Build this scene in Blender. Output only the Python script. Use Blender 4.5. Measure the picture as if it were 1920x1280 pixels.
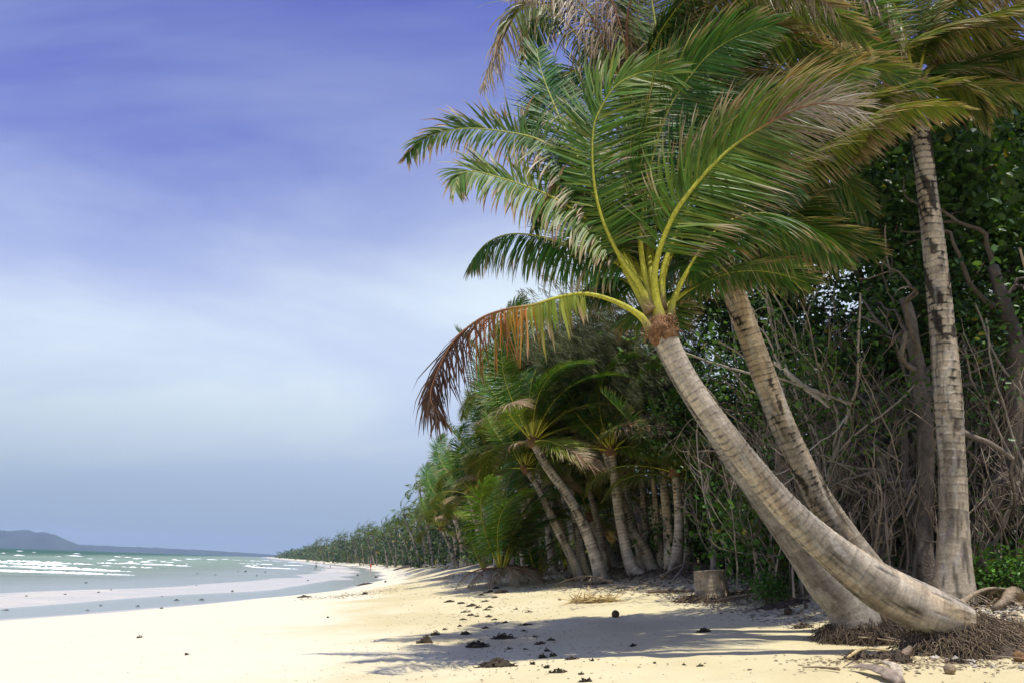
import bpy, math, random
import numpy as np
from mathutils import Matrix, Vector

for _o in list(bpy.data.objects):
    bpy.data.objects.remove(_o, do_unlink=True)
SC = bpy.context.scene
COL = SC.collection
rng = np.random.default_rng(7)
random.seed(7)

# ------------------------------------------------------------------ camera
CAM = np.array([0.0, 0.0, 2.2])
PITCH, ROLL, FPX = math.radians(15.7), math.radians(2.1), 1493.0
_f = np.array([0, math.cos(PITCH), math.sin(PITCH)])
_r = np.array([1.0, 0, 0])
_u = np.array([0, -math.sin(PITCH), math.cos(PITCH)])
CR = _r * math.cos(ROLL) + _u * math.sin(ROLL)
CU = -_r * math.sin(ROLL) + _u * math.cos(ROLL)
cam_d = bpy.data.cameras.new('camera')
cam_d.sensor_width = 36.0
cam_d.lens = 36.0 * FPX / 1920.0
cam_d.clip_start = 0.05
cam_d.clip_end = 30000
cam = bpy.data.objects.new('camera', cam_d)
COL.objects.link(cam)
M = Matrix.Identity(4)
for i in range(3):
    M[i][0], M[i][1], M[i][2], M[i][3] = CR[i], CU[i], -_f[i], CAM[i]
cam.matrix_world = M
SC.camera = cam

# ------------------------------------------------------------------ sky, sun, exposure
SUN = np.array([0.16, -0.25, 1.0]); SUN /= np.linalg.norm(SUN)
SUN_EL = math.asin(SUN[2]); SUN_AZ = math.atan2(SUN[0], SUN[1])
world = bpy.data.worlds.new('World'); SC.world = world
world.use_nodes = True
wt = world.node_tree; wt.nodes.clear()
def N(tree, typ, **kw):
    n = tree.nodes.new(typ)
    for k, v in kw.items():
        if k == 'inp':
            for kk, vv in v.items():
                n.inputs[kk].default_value = vv
        else:
            setattr(n, k, v)
    return n
def L(tree, a, b): tree.links.new(a, b)
sky = N(wt, 'ShaderNodeTexSky', sky_type='NISHITA', sun_disc=False, sun_elevation=SUN_EL, sun_rotation=SUN_AZ,
        air_density=1.0, dust_density=1.2, ozone_density=2.5)
tint = N(wt, 'ShaderNodeMix', data_type='RGBA', blend_type='MULTIPLY')
tint.inputs[0].default_value = 1.0
tint.inputs[7].default_value = (0.50, 0.58, 1.9, 1)
L(wt, sky.outputs[0], tint.inputs[6])
tc = N(wt, 'ShaderNodeTexCoord')
sep = N(wt, 'ShaderNodeSeparateXYZ'); L(wt, tc.outputs['Generated'], sep.inputs[0])
def math_node(tree, op, a=None, b=None, c=None, clamp=False):
    n = tree.nodes.new('ShaderNodeMath'); n.operation = op; n.use_clamp = clamp
    for i, v in enumerate((a, b, c)):
        if v is None: continue
        if isinstance(v, (int, float)): n.inputs[i].default_value = v
        else: tree.links.new(v, n.inputs[i])
    return n.outputs[0]
def smooth(tree, val, lo, hi):
    n = tree.nodes.new('ShaderNodeMapRange'); n.interpolation_type = 'SMOOTHSTEP'
    tree.links.new(val, n.inputs[0])
    n.inputs[1].default_value, n.inputs[2].default_value = lo, hi
    return n.outputs[0]
zz = math_node(wt, 'ADD', math_node(wt, 'ABSOLUTE', sep.outputs[2]), 0.22)
cx = math_node(wt, 'DIVIDE', sep.outputs[0], zz)
cy = math_node(wt, 'DIVIDE', sep.outputs[1], zz)
cmb = N(wt, 'ShaderNodeCombineXYZ'); L(wt, cx, cmb.inputs[0]); L(wt, cy, cmb.inputs[1])
mp = N(wt, 'ShaderNodeMapping'); L(wt, cmb.outputs[0], mp.inputs[0])
mp.inputs['Location'].default_value = (1.35, 0.55, 0); mp.inputs['Rotation'].default_value = (0, 0, math.radians(-28))
mp.inputs['Scale'].default_value = (0.5, 0.95, 1)
cn = N(wt, 'ShaderNodeTexNoise', inp={'Scale': 1.0, 'Detail': 9.0, 'Roughness': 0.56, 'Distortion': 0.5}); L(wt, mp.outputs[0], cn.inputs['Vector'])
cm = smooth(wt, cn.outputs[0], 0.36, 0.68)
# thin milky veil that thickens towards the horizon
cn2 = N(wt, 'ShaderNodeTexNoise', inp={'Scale': 0.75, 'Detail': 2.0, 'Roughness': 0.4}); L(wt, mp.outputs[0], cn2.inputs['Vector'])
veil = smooth(wt, math_node(wt, 'ADD', sep.outputs[2], math_node(wt, 'MULTIPLY_ADD', cn2.outputs[0], -0.9, 0.45)), 0.66, 0.26)
cov = math_node(wt, 'ADD', math_node(wt, 'MULTIPLY_ADD', cm, 0.30, 0.03), math_node(wt, 'MULTIPLY', veil, 0.74), clamp=True)
cmix = N(wt, 'ShaderNodeMix', data_type='RGBA'); L(wt, cov, cmix.inputs[0])
L(wt, tint.outputs[2], cmix.inputs[6])
cmix.inputs[7].default_value = (9.0, 10.4, 11.6, 1)
low = smooth(wt, sep.outputs[2], 0.26, 0.0)
lmix = N(wt, 'ShaderNodeMix', data_type='RGBA'); L(wt, math_node(wt, 'MULTIPLY', low, 0.8), lmix.inputs[0])
L(wt, cmix.outputs[2], lmix.inputs[6]); lmix.inputs[7].default_value = (3.2, 4.4, 6.0, 1)
bg = N(wt, 'ShaderNodeBackground', inp={'Strength': 0.07}); L(wt, lmix.outputs[2], bg.inputs[0])
wo = N(wt, 'ShaderNodeOutputWorld'); L(wt, bg.outputs[0], wo.inputs[0])

sun_d = bpy.data.lights.new('sun', 'SUN'); sun_d.energy = 4.2; sun_d.angle = math.radians(0.6)
sun_d.color = (1.0, 0.955, 0.84)
sun = bpy.data.objects.new('sun', sun_d); COL.objects.link(sun)
sun.rotation_euler = Vector(SUN).to_track_quat('Z', 'Y').to_euler()
sun.location = (0, 0, 60)
SC.view_settings.view_transform = 'Standard'; SC.view_settings.look = 'None'
SC.view_settings.exposure = 0.30; SC.view_settings.gamma = 1.0
SC.render.engine = 'CYCLES'
SC.cycles.max_bounces = 6; SC.cycles.diffuse_bounces = 3; SC.cycles.glossy_bounces = 2
SC.cycles.transmission_bounces = 3; SC.cycles.transparent_max_bounces = 8; SC.cycles.volume_bounces = 0
SC.cycles.caustics_reflective = False; SC.cycles.caustics_refractive = False

# ------------------------------------------------------------------ picture-to-place helpers
def ray(px, py):
    d = _f + CR * ((px - 960) / FPX) + CU * ((640 - py) / FPX)
    return d / np.linalg.norm(d)
def P(px, py, Y):
    """point of the place seen at (px, py) that stands Y metres ahead"""
    d = ray(px, py)
    return CAM + d * (Y / d[1])
def mpp(px, py, Y):
    """metres per photo pixel there"""
    p = P(px, py, Y) - CAM
    return float(np.dot(p, _f)) / FPX

# ------------------------------------------------------------------ noise
def _hash(ix, iy, seed):
    h = (ix.astype(np.int64) * 374761393 + iy.astype(np.int64) * 668265263 + seed * 1442695041) & 0xFFFFFFFF
    h = ((h ^ (h >> 13)) * 1274126177) & 0xFFFFFFFF
    return ((h ^ (h >> 16)) & 0xFFFF) / 65535.0
def vnoise(x, y, seed=0):
    x = np.asarray(x, float); y = np.asarray(y, float)
    ix, iy = np.floor(x), np.floor(y)
    fx, fy = x - ix, y - iy
    fx = fx * fx * (3 - 2 * fx); fy = fy * fy * (3 - 2 * fy)
    a = _hash(ix, iy, seed); b = _hash(ix + 1, iy, seed); c = _hash(ix, iy + 1, seed); d = _hash(ix + 1, iy + 1, seed)
    return (a + (b - a) * fx) * (1 - fy) + (c + (d - c) * fx) * fy - 0.5
def fbm(x, y, seed=0, octv=4):
    s, a = 0, 1.0
    for k in range(octv):
        s = s + a * vnoise(np.asarray(x) * 2**k, np.asarray(y) * 2**k, seed + k); a *= 0.5
    return s

# ------------------------------------------------------------------ terrain
_Y  = [-400, -20,   0,   10,   20,   30,   45,   60,   86,  150,  220,  300,  400,  650, 1500, 9000]
_XW = [-26,  -24, -22,  -20, -17.5, -14.5, -12.8, -11.8, -12.6, -21.5, -35.5, -56, -87, -162, -421, -2650]
_XT = [9,     8,   6.3,  5.3,  4.3,  1.9, -1.6, -3.8, -6.6, -17, -32, -53, -84, -158, -415, -2600]
_ZT = [1.3,  1.3, 1.32, 1.36, 1.55, 1.72, 1.75, 1.75, 1.70, 1.1, .7, .5, .5, .5, .5, .5]
def ground(x, y):
    x = np.asarray(x, float); y = np.asarray(y, float)
    xw = np.interp(y, _Y, _XW) + 1.6 * vnoise(y / 11.0, y * 0, 3) * np.clip(y / 40, 0.3, 3)
    xt = np.interp(y, _Y, _XT); zt = np.interp(y, _Y, _ZT)
    t = (x - xw) / np.maximum(xt - xw, 1)
    land = zt * np.interp(t, [0, .1, .35, .62, .82, 1.0, 1.2], [0.0, .08, .30, .52, .78, 1.0, 1.02])
    k = np.clip((x - xt) / 2.6, 0, 1); k = k * k * (3 - 2 * k)
    land = land + 0.48 * k + np.clip(x - xt - 3, 0, 40) * 0.015
    s = (x - xw)
    flat = np.interp(s, [-3000, -1000, -200, -60, -30, -19, -17, -12, -10, -5, -3.6, -1.2, 0, 1],
                     [-25, -15, -4, -1.0, -.34, -.10, -.06, -.05, .05, .05, -.04, -.05, .015, .02])
    z = np.where(s > 0, np.maximum(land, 0.015), flat)
    band = np.clip((s + 40) / 15, 0, 1) * np.clip(1.3 - s / 12, 0, 1)
    z = z + 0.055 * fbm(x / 9.0, y / 26.0, 11, 3) * band
    near = np.clip(1.2 - np.hypot(x, y) / 60, 0, 1)
    dry = np.clip(s / 5, 0, 1)
    z = z + dry * (0.10 * fbm(x / 5.0, y / 5.0, 21, 3) + near * (0.045 * fbm(x / 0.9, y / 0.9, 31, 3) + 0.02 * fbm(x / .3, y / .3, 33, 2)))
    return z
_gx0, _gy0, _gs = -24.0, 6.0, 0.06
_gxs = _gx0 + _gs * np.arange(670); _gys = _gy0 + _gs * np.arange(680)
_GG = ground(*np.meshgrid(_gxs, _gys, indexing='ij')).tolist()
def gz(x, y):
    x = float(x); y = float(y)
    a = (x - _gx0) / _gs; b = (y - _gy0) / _gs
    i, j = int(a), int(b)
    if 0 <= a and 0 <= b and i < 669 and j < 679:
        a -= i; b -= j; r0, r1 = _GG[i], _GG[i + 1]
        return (r0[j] * (1 - b) + r0[j + 1] * b) * (1 - a) + (r1[j] * (1 - b) + r1[j + 1] * b) * a
    return float(ground(np.array([x]), np.array([y]))[0])
def G(px, py):
    """where the line of sight through (px, py) meets the ground"""
    d = ray(px, py)
    t = np.geomspace(3, 4000, 3000)
    pts = CAM[None] + t[:, None] * d[None]
    below = pts[:, 2] < ground(pts[:, 0], pts[:, 1])
    i = int(np.argmax(below)) if below.any() else len(t) - 1
    p = pts[i].copy(); p[2] = gz(p[0], p[1])
    return p

# ------------------------------------------------------------------ mesh building
def link(o, parent=None):
    COL.objects.link(o)
    if parent is not None: o.parent = parent
    return o
def tag(o, label=None, cat=None, group=None, kind=None):
    if label: o['label'] = label
    if cat: o['category'] = cat
    if group: o['group'] = group
    if kind: o['kind'] = kind
    return o
def empty(name, loc, label, cat, group=None):
    o = bpy.data.objects.new(name, None); o.location = tuple(float(v) for v in loc); o.empty_display_size = 0.3
    link(o); tag(o, label, cat, group)
    return o
class MB:
    def __init__(s): s.v = []; s.f4 = []; s.f3 = []; s.c = []; s.n = 0
    def add(s, v, f4=None, f3=None, c=(1, 1, 1)):
        v = np.asarray(v, float).reshape(-1, 3); s.v.append(v)
        c = np.asarray(c, float)
        if c.ndim == 1: c = np.tile(c[None, :3], (len(v), 1))
        s.c.append(c)
        if f4 is not None and len(f4): s.f4.append(np.asarray(f4, np.int64) + s.n)
        if f3 is not None and len(f3): s.f3.append(np.asarray(f3, np.int64) + s.n)
        s.n += len(v); return s
    def mesh(s, name, mat, origin=(0, 0, 0), smooth_=True):
        v = np.concatenate(s.v) - np.asarray(origin, float)[None]
        c = np.concatenate(s.c)
        f4 = np.concatenate(s.f4) if s.f4 else np.zeros((0, 4), np.int64)
        f3 = np.concatenate(s.f3) if s.f3 else np.zeros((0, 3), np.int64)
        me = bpy.data.meshes.new(name)
        me.vertices.add(len(v)); me.vertices.foreach_set('co', v.astype(np.float32).ravel())
        nl = len(f4) * 4 + len(f3) * 3
        me.loops.add(nl)
        me.loops.foreach_set('vertex_index', np.concatenate([f4.ravel(), f3.ravel()]).astype(np.int32))
        npoly = len(f4) + len(f3); me.polygons.add(npoly)
        st = np.concatenate([np.arange(len(f4)) * 4, len(f4) * 4 + np.arange(len(f3)) * 3]).astype(np.int32)
        me.polygons.foreach_set('loop_start', st)
        me.polygons.foreach_set('use_smooth', np.full(npoly, smooth_))
        at = me.color_attributes.new('Col', 'FLOAT_COLOR', 'POINT')
        rgba = np.ones((len(v), 4), np.float32); rgba[:, :3] = c
        at.data.foreach_set('color', rgba.ravel())
        me.update(calc_edges=True); me.validate()
        if mat: me.materials.append(mat)
        return me
    def build(s, name, mat, parent=None, smooth_=True, origin=None):
        """parent is an empty: vertices were given in world space"""
        if origin is None:
            origin = np.array(parent_origin(parent)) if parent is not None else np.zeros(3)
        me = s.mesh(name, mat, origin, smooth_)
        o = bpy.data.objects.new(name, me)
        if parent is None: o.location = tuple(float(q) for q in origin)
        return link(o, parent)
def parent_origin(p):
    l = np.zeros(3)
    while p is not None:
        l += np.array(p.location); p = p.parent
    return l
def nrm(a):
    a = np.asarray(a, float)
    return a / np.maximum(np.linalg.norm(a, axis=-1, keepdims=True), 1e-9)
def spline(pts, n):
    """Catmull-Rom through the points, n samples evenly by arc length"""
    p = np.asarray(pts, float)
    p = np.vstack([2 * p[0] - p[1], p, 2 * p[-1] - p[-2]])
    out = []
    for i in range(1, len(p) - 2):
        t = np.linspace(0, 1, 24, endpoint=False)[:, None]
        a, b, c, d = p[i - 1], p[i], p[i + 1], p[i + 2]
        out.append(0.5 * (2 * b + (c - a) * t + (2 * a - 5 * b + 4 * c - d) * t**2 + (3 * b - a - 3 * c + d) * t**3))
    out.append(p[-2][None]); q = np.vstack(out)
    s = np.concatenate([[0], np.cumsum(np.linalg.norm(np.diff(q[:, :3], axis=0), axis=1))])
    u = np.linspace(0, s[-1], n)
    return np.stack([np.interp(u, s, q[:, k]) for k in range(q.shape[1])], 1), u
def frames(path):
    T = nrm(np.gradient(path, axis=0))
    ref = np.array([0, 1.0, 0]) if abs(T[0][1]) < 0.8 else np.array([1.0, 0, 0])
    A = np.zeros_like(T); a = nrm(np.cross(T[0], ref))
    for i in range(len(T)):
        a = nrm(a - T[i] * np.dot(a, T[i])); A[i] = a
    return T, A, np.cross(T, A)
def tube(mb, path, rad, ns=8, col=(1, 1, 1), cap=True, flat=1.0):
    path = np.asarray(path, float); n = len(path)
    rad = np.broadcast_to(np.asarray(rad, float), (n,)) if np.ndim(rad) < 2 else rad
    T, A, B = frames(path)
    th = np.arange(ns) * 2 * math.pi / ns
    rr = rad[:, None] if np.ndim(rad) == 1 else rad
    V = path[:, None] + rr[..., None] * (np.cos(th)[None, :, None] * A[:, None] + flat * np.sin(th)[None, :, None] * B[:, None])
    i = np.arange(n - 1)[:, None] * ns; j = np.arange(ns)[None]
    j2 = (j + 1) % ns
    F = np.stack([i + j, i + j2, i + ns + j2, i + ns + j], -1).reshape(-1, 4)
    c = np.asarray(col, float)
    if c.ndim == 2: c = np.repeat(c, ns, 0)
    elif c.ndim == 3: c = c.reshape(-1, 3)
    V = V.reshape(-1, 3)
    f3 = []
    if cap:
        k = len(V)
        V = np.vstack([V, path[:1], path[-1:]])
        if c.ndim == 2: c = np.vstack([c, c[:1], c[-1:]])
        f3 = [(k, (q + 1) % ns, q) for q in range(ns)] + [(k + 1, (n - 1) * ns + q, (n - 1) * ns + (q + 1) % ns) for q in range(ns)]
    mb.add(V, F, f3, c)

# ------------------------------------------------------------------ materials
def newmat(name):
    m = bpy.data.materials.new(name); m.use_nodes = True
    t = m.node_tree; t.nodes.clear()
    return m, t, N(t, 'ShaderNodeOutputMaterial')
def vcol_mat(name, rough=0.6, transl=0.0, spec=0.3, nscale=8.0, namp=0.35, bump=0.0, bscale=40.0, tcol=(1.25, 1.2, 0.5), objvar=0.0, stretch=None):
    m, t, out = newmat(name)
    at = N(t, 'ShaderNodeAttribute', attribute_name='Col')
    geo = N(t, 'ShaderNodeTexCoord')
    vec = geo.outputs['Object']
    if stretch:
        mm = N(t, 'ShaderNodeMapping'); mm.inputs['Scale'].default_value = stretch; L(t, vec, mm.inputs[0]); vec = mm.outputs[0]
    nz = N(t, 'ShaderNodeTexNoise', inp={'Scale': nscale, 'Detail': 5.0, 'Roughness': 0.6}); L(t, vec, nz.inputs['Vector'])
    mr = N(t, 'ShaderNodeMapRange'); L(t, nz.outputs[0], mr.inputs[0])
    mr.inputs[1].default_value, mr.inputs[2].default_value = 0.25, 0.75
    mr.inputs[3].default_value, mr.inputs[4].default_value = 1 - namp, 1 + namp
    val = mr.outputs[0]
    if objvar:
        oi = N(t, 'ShaderNodeObjectInfo')
        val = math_node(t, 'MULTIPLY', val, math_node(t, 'MULTIPLY_ADD', oi.outputs['Random'], 2 * objvar, 1 - objvar))
    mul = N(t, 'ShaderNodeVectorMath', operation='SCALE'); L(t, at.outputs['Color'], mul.inputs[0]); L(t, val, mul.inputs['Scale'])
    pb = N(t, 'ShaderNodeBsdfPrincipled', inp={'Roughness': rough, 'Specular IOR Level': spec}); L(t, mul.outputs[0], pb.inputs['Base Color'])
    if bump:
        bn = N(t, 'ShaderNodeTexNoise', inp={'Scale': bscale, 'Detail': 4.0}); L(t, vec, bn.inputs['Vector'])
        b = N(t, 'ShaderNodeBump', inp={'Strength': bump, 'Distance': 0.02}); L(t, bn.outputs[0], b.inputs['Height'])
        L(t, b.outputs[0], pb.inputs['Normal'])
    sh = pb.outputs[0]
    if transl:
        tm = N(t, 'ShaderNodeVectorMath', operation='MULTIPLY'); L(t, mul.outputs[0], tm.inputs[0]); tm.inputs[1].default_value = tcol
        tr = N(t, 'ShaderNodeBsdfTranslucent'); L(t, tm.outputs[0], tr.inputs[0])
        mx = N(t, 'ShaderNodeMixShader', inp={0: transl}); L(t, sh, mx.inputs[1]); L(t, tr.outputs[0], mx.inputs[2]); sh = mx.outputs[0]
    L(t, sh, out.inputs[0])
    return m
M_PALM = vcol_mat('palm_leaf', 0.46, 0.27, 0.22, 3.0, 0.25, tcol=(1.25, 1.3, 0.45))
M_RACH = vcol_mat('palm_rib', 0.5, 0.0, 0.3, 26.0, 0.42, bump=.3, bscale=60)
M_TRUNK = vcol_mat('palm_trunk', 0.85, 0, 0.15, 26.0, 0.34, bump=0.35, bscale=80)
M_FIBRE = vcol_mat('palm_fibre', 0.9, 0, 0.1, 30.0, 0.5, bump=0.8, bscale=90)
M_LEAF = vcol_mat('broad_leaf', 0.42, 0.22, 0.3, 1.2, 0.35, tcol=(1.3, 1.3, 0.4))
M_BARK = vcol_mat('tree_bark', 0.9, 0, 0.15, 9.0, 0.4, bump=0.9, bscale=26)
M_TWIG = vcol_mat('bare_twig', 0.85, 0, 0.15, 4.0, 0.35)
M_NEEDLE = vcol_mat('casuarina_needle', 0.6, 0.2, 0.25, 1.5, 0.3)
M_DEAD = vcol_mat('dead_plant_matter', 0.85, 0, 0.15, 14.0, 0.4, bump=0.4, bscale=50)
M_WEED = vcol_mat('seaweed', 0.8, 0, 0.2, 20.0, 0.5, bump=0.6, bscale=60)
M_STONE = vcol_mat('coral_stone', 0.85, 0, 0.2, 12.0, 0.25, bump=0.5, bscale=30)
M_FOAM = vcol_mat('sea_foam', 0.7, 0, 0.3, 2.0, 0.08)
M_HILL = vcol_mat('hill_forest', 0.95, 0, 0.05, 0.01, 0.4)
M_BODY = vcol_mat('skin_and_cloth', 0.7, 0, 0.2, 6.0, 0.1)

# sand
M_SAND, t, out = newmat('sand')
geo = N(t, 'ShaderNodeNewGeometry'); sp = N(t, 'ShaderNodeSeparateXYZ'); L(t, geo.outputs['Position'], sp.inputs[0])
n1 = N(t, 'ShaderNodeTexNoise', inp={'Scale': 0.35, 'Detail': 6.0, 'Roughness': 0.6}); L(t, geo.outputs['Position'], n1.inputs['Vector'])
n2 = N(t, 'ShaderNodeTexNoise', inp={'Scale': 5.0, 'Detail': 6.0, 'Roughness': 0.7}); L(t, geo.outputs['Position'], n2.inputs['Vector'])
n3 = N(t, 'ShaderNodeTexNoise', inp={'Scale': 70.0, 'Detail': 3.0, 'Roughness': 0.7}); L(t, geo.outputs['Position'], n3.inputs['Vector'])
dry = N(t, 'ShaderNodeMix', data_type='RGBA'); L(t, smooth(t, n1.outputs[0], 0.35, 0.68), dry.inputs[0])
dry.inputs[6].default_value = (0.63, 0.555, 0.335, 1); dry.inputs[7].default_value = (0.55, 0.47, 0.26, 1)
pale = N(t, 'ShaderNodeMix', data_type='RGBA'); L(t, smooth(t, math_node(t, 'ADD', sp.outputs[2], math_node(t, 'MULTIPLY_ADD', n1.outputs[0], 0.5, -0.25)), 0.98, 0.72), pale.inputs[0])
L(t, dry.outputs[2], pale.inputs[6]); pale.inputs[7].default_value = (0.68, 0.625, 0.455, 1)
dry = pale
spk = N(t, 'ShaderNodeMix', data_type='RGBA', blend_type='MULTIPLY'); L(t, smooth(t, n2.outputs[0], 0.58, 0.80), spk.inputs[0])
L(t, dry.outputs[2], spk.inputs[6]); spk.inputs[7].default_value = (0.70, 0.66, 0.60, 1)
gr = N(t, 'ShaderNodeMix', data_type='RGBA', blend_type='MULTIPLY'); L(t, smooth(t, n3.outputs[0], 0.5, 0.8), gr.inputs[0])
L(t, spk.outputs[2], gr.inputs[6]); gr.inputs[7].default_value = (0.78, 0.75, 0.7, 1)
# humus under the trees: brown litter stain above the berm
zl = math_node(t, 'ADD', sp.outputs[2], math_node(t, 'MULTIPLY_ADD', n2.outputs[0], 0.7, -0.35))
hum = N(t, 'ShaderNodeMix', data_type='RGBA'); L(t, smooth(t, zl, 1.80, 2.15), hum.inputs[0])
L(t, gr.outputs[2], hum.inputs[6]); hum.inputs[7].default_value = (0.15, 0.115, 0.075, 1)
# wet near the water
zw = math_node(t, 'ADD', sp.outputs[2], math_node(t, 'MULTIPLY_ADD', n1.outputs[0], 0.16, -0.08))
wet = smooth(t, zw, 0.16, 0.03)
wm = N(t, 'ShaderNodeMix', data_type='RGBA'); L(t, wet, wm.inputs[0]); L(t, hum.outputs[2], wm.inputs[6]); wm.inputs[7].default_value = (0.54, 0.49, 0.41, 1)
rg = N(t, 'ShaderNodeMapRange'); L(t, wet, rg.inputs[0]); rg.inputs[3].default_value = 0.9; rg.inputs[4].default_value = 0.24
pb = N(t, 'ShaderNodeBsdfPrincipled', inp={'Specular IOR Level': 0.35}); L(t, wm.outputs[2], pb.inputs['Base Color']); L(t, rg.outputs[0], pb.inputs['Roughness'])
hh = math_node(t, 'ADD', math_node(t, 'MULTIPLY', n2.outputs[0], 0.7), math_node(t, 'MULTIPLY', n3.outputs[0], 0.12))
bs = N(t, 'ShaderNodeMapRange'); L(t, wet, bs.inputs[0]); bs.inputs[3].default_value = 0.55; bs.inputs[4].default_value = 0.03
bp = N(t, 'ShaderNodeBump', inp={'Distance': 0.05}); L(t, bs.outputs[0], bp.inputs['Strength']); L(t, hh, bp.inputs['Height']); L(t, bp.outputs[0], pb.inputs['Normal'])
L(t, pb.outputs[0], out.inputs[0])

# water: clear where thin, milky green with depth, mirror by Fresnel
M_SEA, t, out = newmat('sea_water')
at = N(t, 'ShaderNodeAttribute', attribute_name='Col'); sc_ = N(t, 'ShaderNodeSeparateXYZ'); L(t, at.outputs['Vector'], sc_.inputs[0])
geo = N(t, 'ShaderNodeNewGeometry')
mpn = N(t, 'ShaderNodeMapping'); mpn.inputs['Rotation'].default_value = (0, 0, math.radians(18)); mpn.inputs['Scale'].default_value = (1.0, 0.35, 1); L(t, geo.outputs['Position'], mpn.inputs[0])
w1 = N(t, 'ShaderNodeTexNoise', inp={'Scale': 0.45, 'Detail': 6.0, 'Roughness': 0.62}); L(t, mpn.outputs[0], w1.inputs['Vector'])
w2 = N(t, 'ShaderNodeTexNoise', inp={'Scale': 0.02, 'Detail': 3.0}); L(t, mpn.outputs[0], w2.inputs['Vector'])
bw = N(t, 'ShaderNodeBump', inp={'Distance': 0.5}); L(t, w1.outputs[0], bw.inputs['Height']); L(t, math_node(t, 'MULTIPLY', sc_.outputs[1], 0.55), bw.inputs['Strength'])
wc = N(t, 'ShaderNodeMix', data_type='RGBA'); L(t, smooth(t, math_node(t, 'ADD', sc_.outputs[0], math_node(t, 'MULTIPLY_ADD', w2.outputs[0], 2.0, -1.0)), 0.3, 3.2), wc.inputs[0])
wc.inputs[6].default_value = (0.25, 0.33, 0.255, 1); wc.inputs[7].default_value = (0.030, 0.090, 0.058, 1)
body = N(t, 'ShaderNodeBsdfDiffuse'); L(t, wc.outputs[2], body.inputs[0])
clear = N(t, 'ShaderNodeBsdfTransparent', inp={'Color': (0.93, 0.98, 0.97, 1)})
op = math_node(t, 'SUBTRACT', 1.0, math_node(t, 'EXPONENT', math_node(t, 'MULTIPLY', sc_.outputs[0], -2.2)), clamp=True)
mb1 = N(t, 'ShaderNodeMixShader'); L(t, op, mb1.inputs[0]); L(t, clear.outputs[0], mb1.inputs[1]); L(t, body.outputs[0], mb1.inputs[2])
fr = N(t, 'ShaderNodeFresnel', inp={'IOR': 1.33}); L(t, bw.outputs[0], fr.inputs['Normal'])
gl = N(t, 'ShaderNodeBsdfGlossy', inp={'Roughness': 0.12}); L(t, bw.outputs[0], gl.inputs['Normal'])
mb2 = N(t, 'ShaderNodeMixShader'); L(t, math_node(t, 'MULTIPLY', fr.outputs[0], math_node(t, 'MULTIPLY_ADD', sc_.outputs[1], -0.32, 0.46)), mb2.inputs[0]); L(t, mb1.outputs[0], mb2.inputs[1]); L(t, gl.outputs[0], mb2.inputs[2])
L(t, mb2.outputs[0], out.inputs[0])

# ------------------------------------------------------------------ ground, sea, hills
def polar(r, a):
    R, A = np.meshgrid(r, a, indexing='ij')
    x = R * np.sin(A); y = R * np.cos(A)
    n, m = R.shape
    i = np.arange(n - 1)[:, None] * m; j = np.arange(m - 1)[None]
    F = np.stack([i + j, i + m + j, i + m + j + 1, i + j + 1], -1).reshape(-1, 4)
    return x.ravel(), y.ravel(), F
a_f = np.radians(np.linspace(-52, 52, 420))
a_all = np.concatenate([np.radians(np.linspace(-180, -53, 50)), a_f, np.radians(np.linspace(53, 180, 50))])
r_g = np.concatenate([[0.02], np.geomspace(0.5, 6200, 460)])
x, y, F = polar(r_g, a_all)
z = ground(x, y)
o = MB().add(np.stack([x, y, z], 1), F).build('beach_ground', M_SAND); tag(o, 'pale sandy beach rising to the forest floor', None, None, 'structure')

r_s = np.geomspace(8, 6200, 430)
x, y, F = polar(r_s, np.concatenate([np.radians(np.linspace(-170, -61, 40)), np.radians(np.linspace(-60, 12, 330))]))
dep = np.maximum(-ground(x, y), 0)
rr = np.hypot(x, y)
amp = np.clip((dep - 0.12) / 1.2, 0, 1)
th = math.radians(200); u = x * math.cos(math.radians(12)) + y * math.sin(math.radians(12)); v_ = -x * math.sin(math.radians(12)) + y * math.cos(math.radians(12))
wv = 0.20 * np.sin(u / 2.0 + 2.5 * fbm(u / 30, v_ / 60, 51, 2)) + 0.14 * np.sin(u / 1.1 + v_ / 9 + 3) + 0.3 * fbm(u / 5, v_ / 14, 55, 3)
fade = np.clip(1.6 - rr / 500, 0.0, 1)
zs = amp * fade * wv * 0.8
Vs = np.stack([x, y, zs], 1)
cs = np.stack([dep, np.clip((dep - .03) / .35, 0.03, 1), amp], 1)
keep = (dep[F].max(1) > 0.0)
o = MB().add(Vs, F[keep], None, cs).build('sea', M_SEA); tag(o, 'shallow green sea with wind chop', None, None, 'structure')

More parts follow.
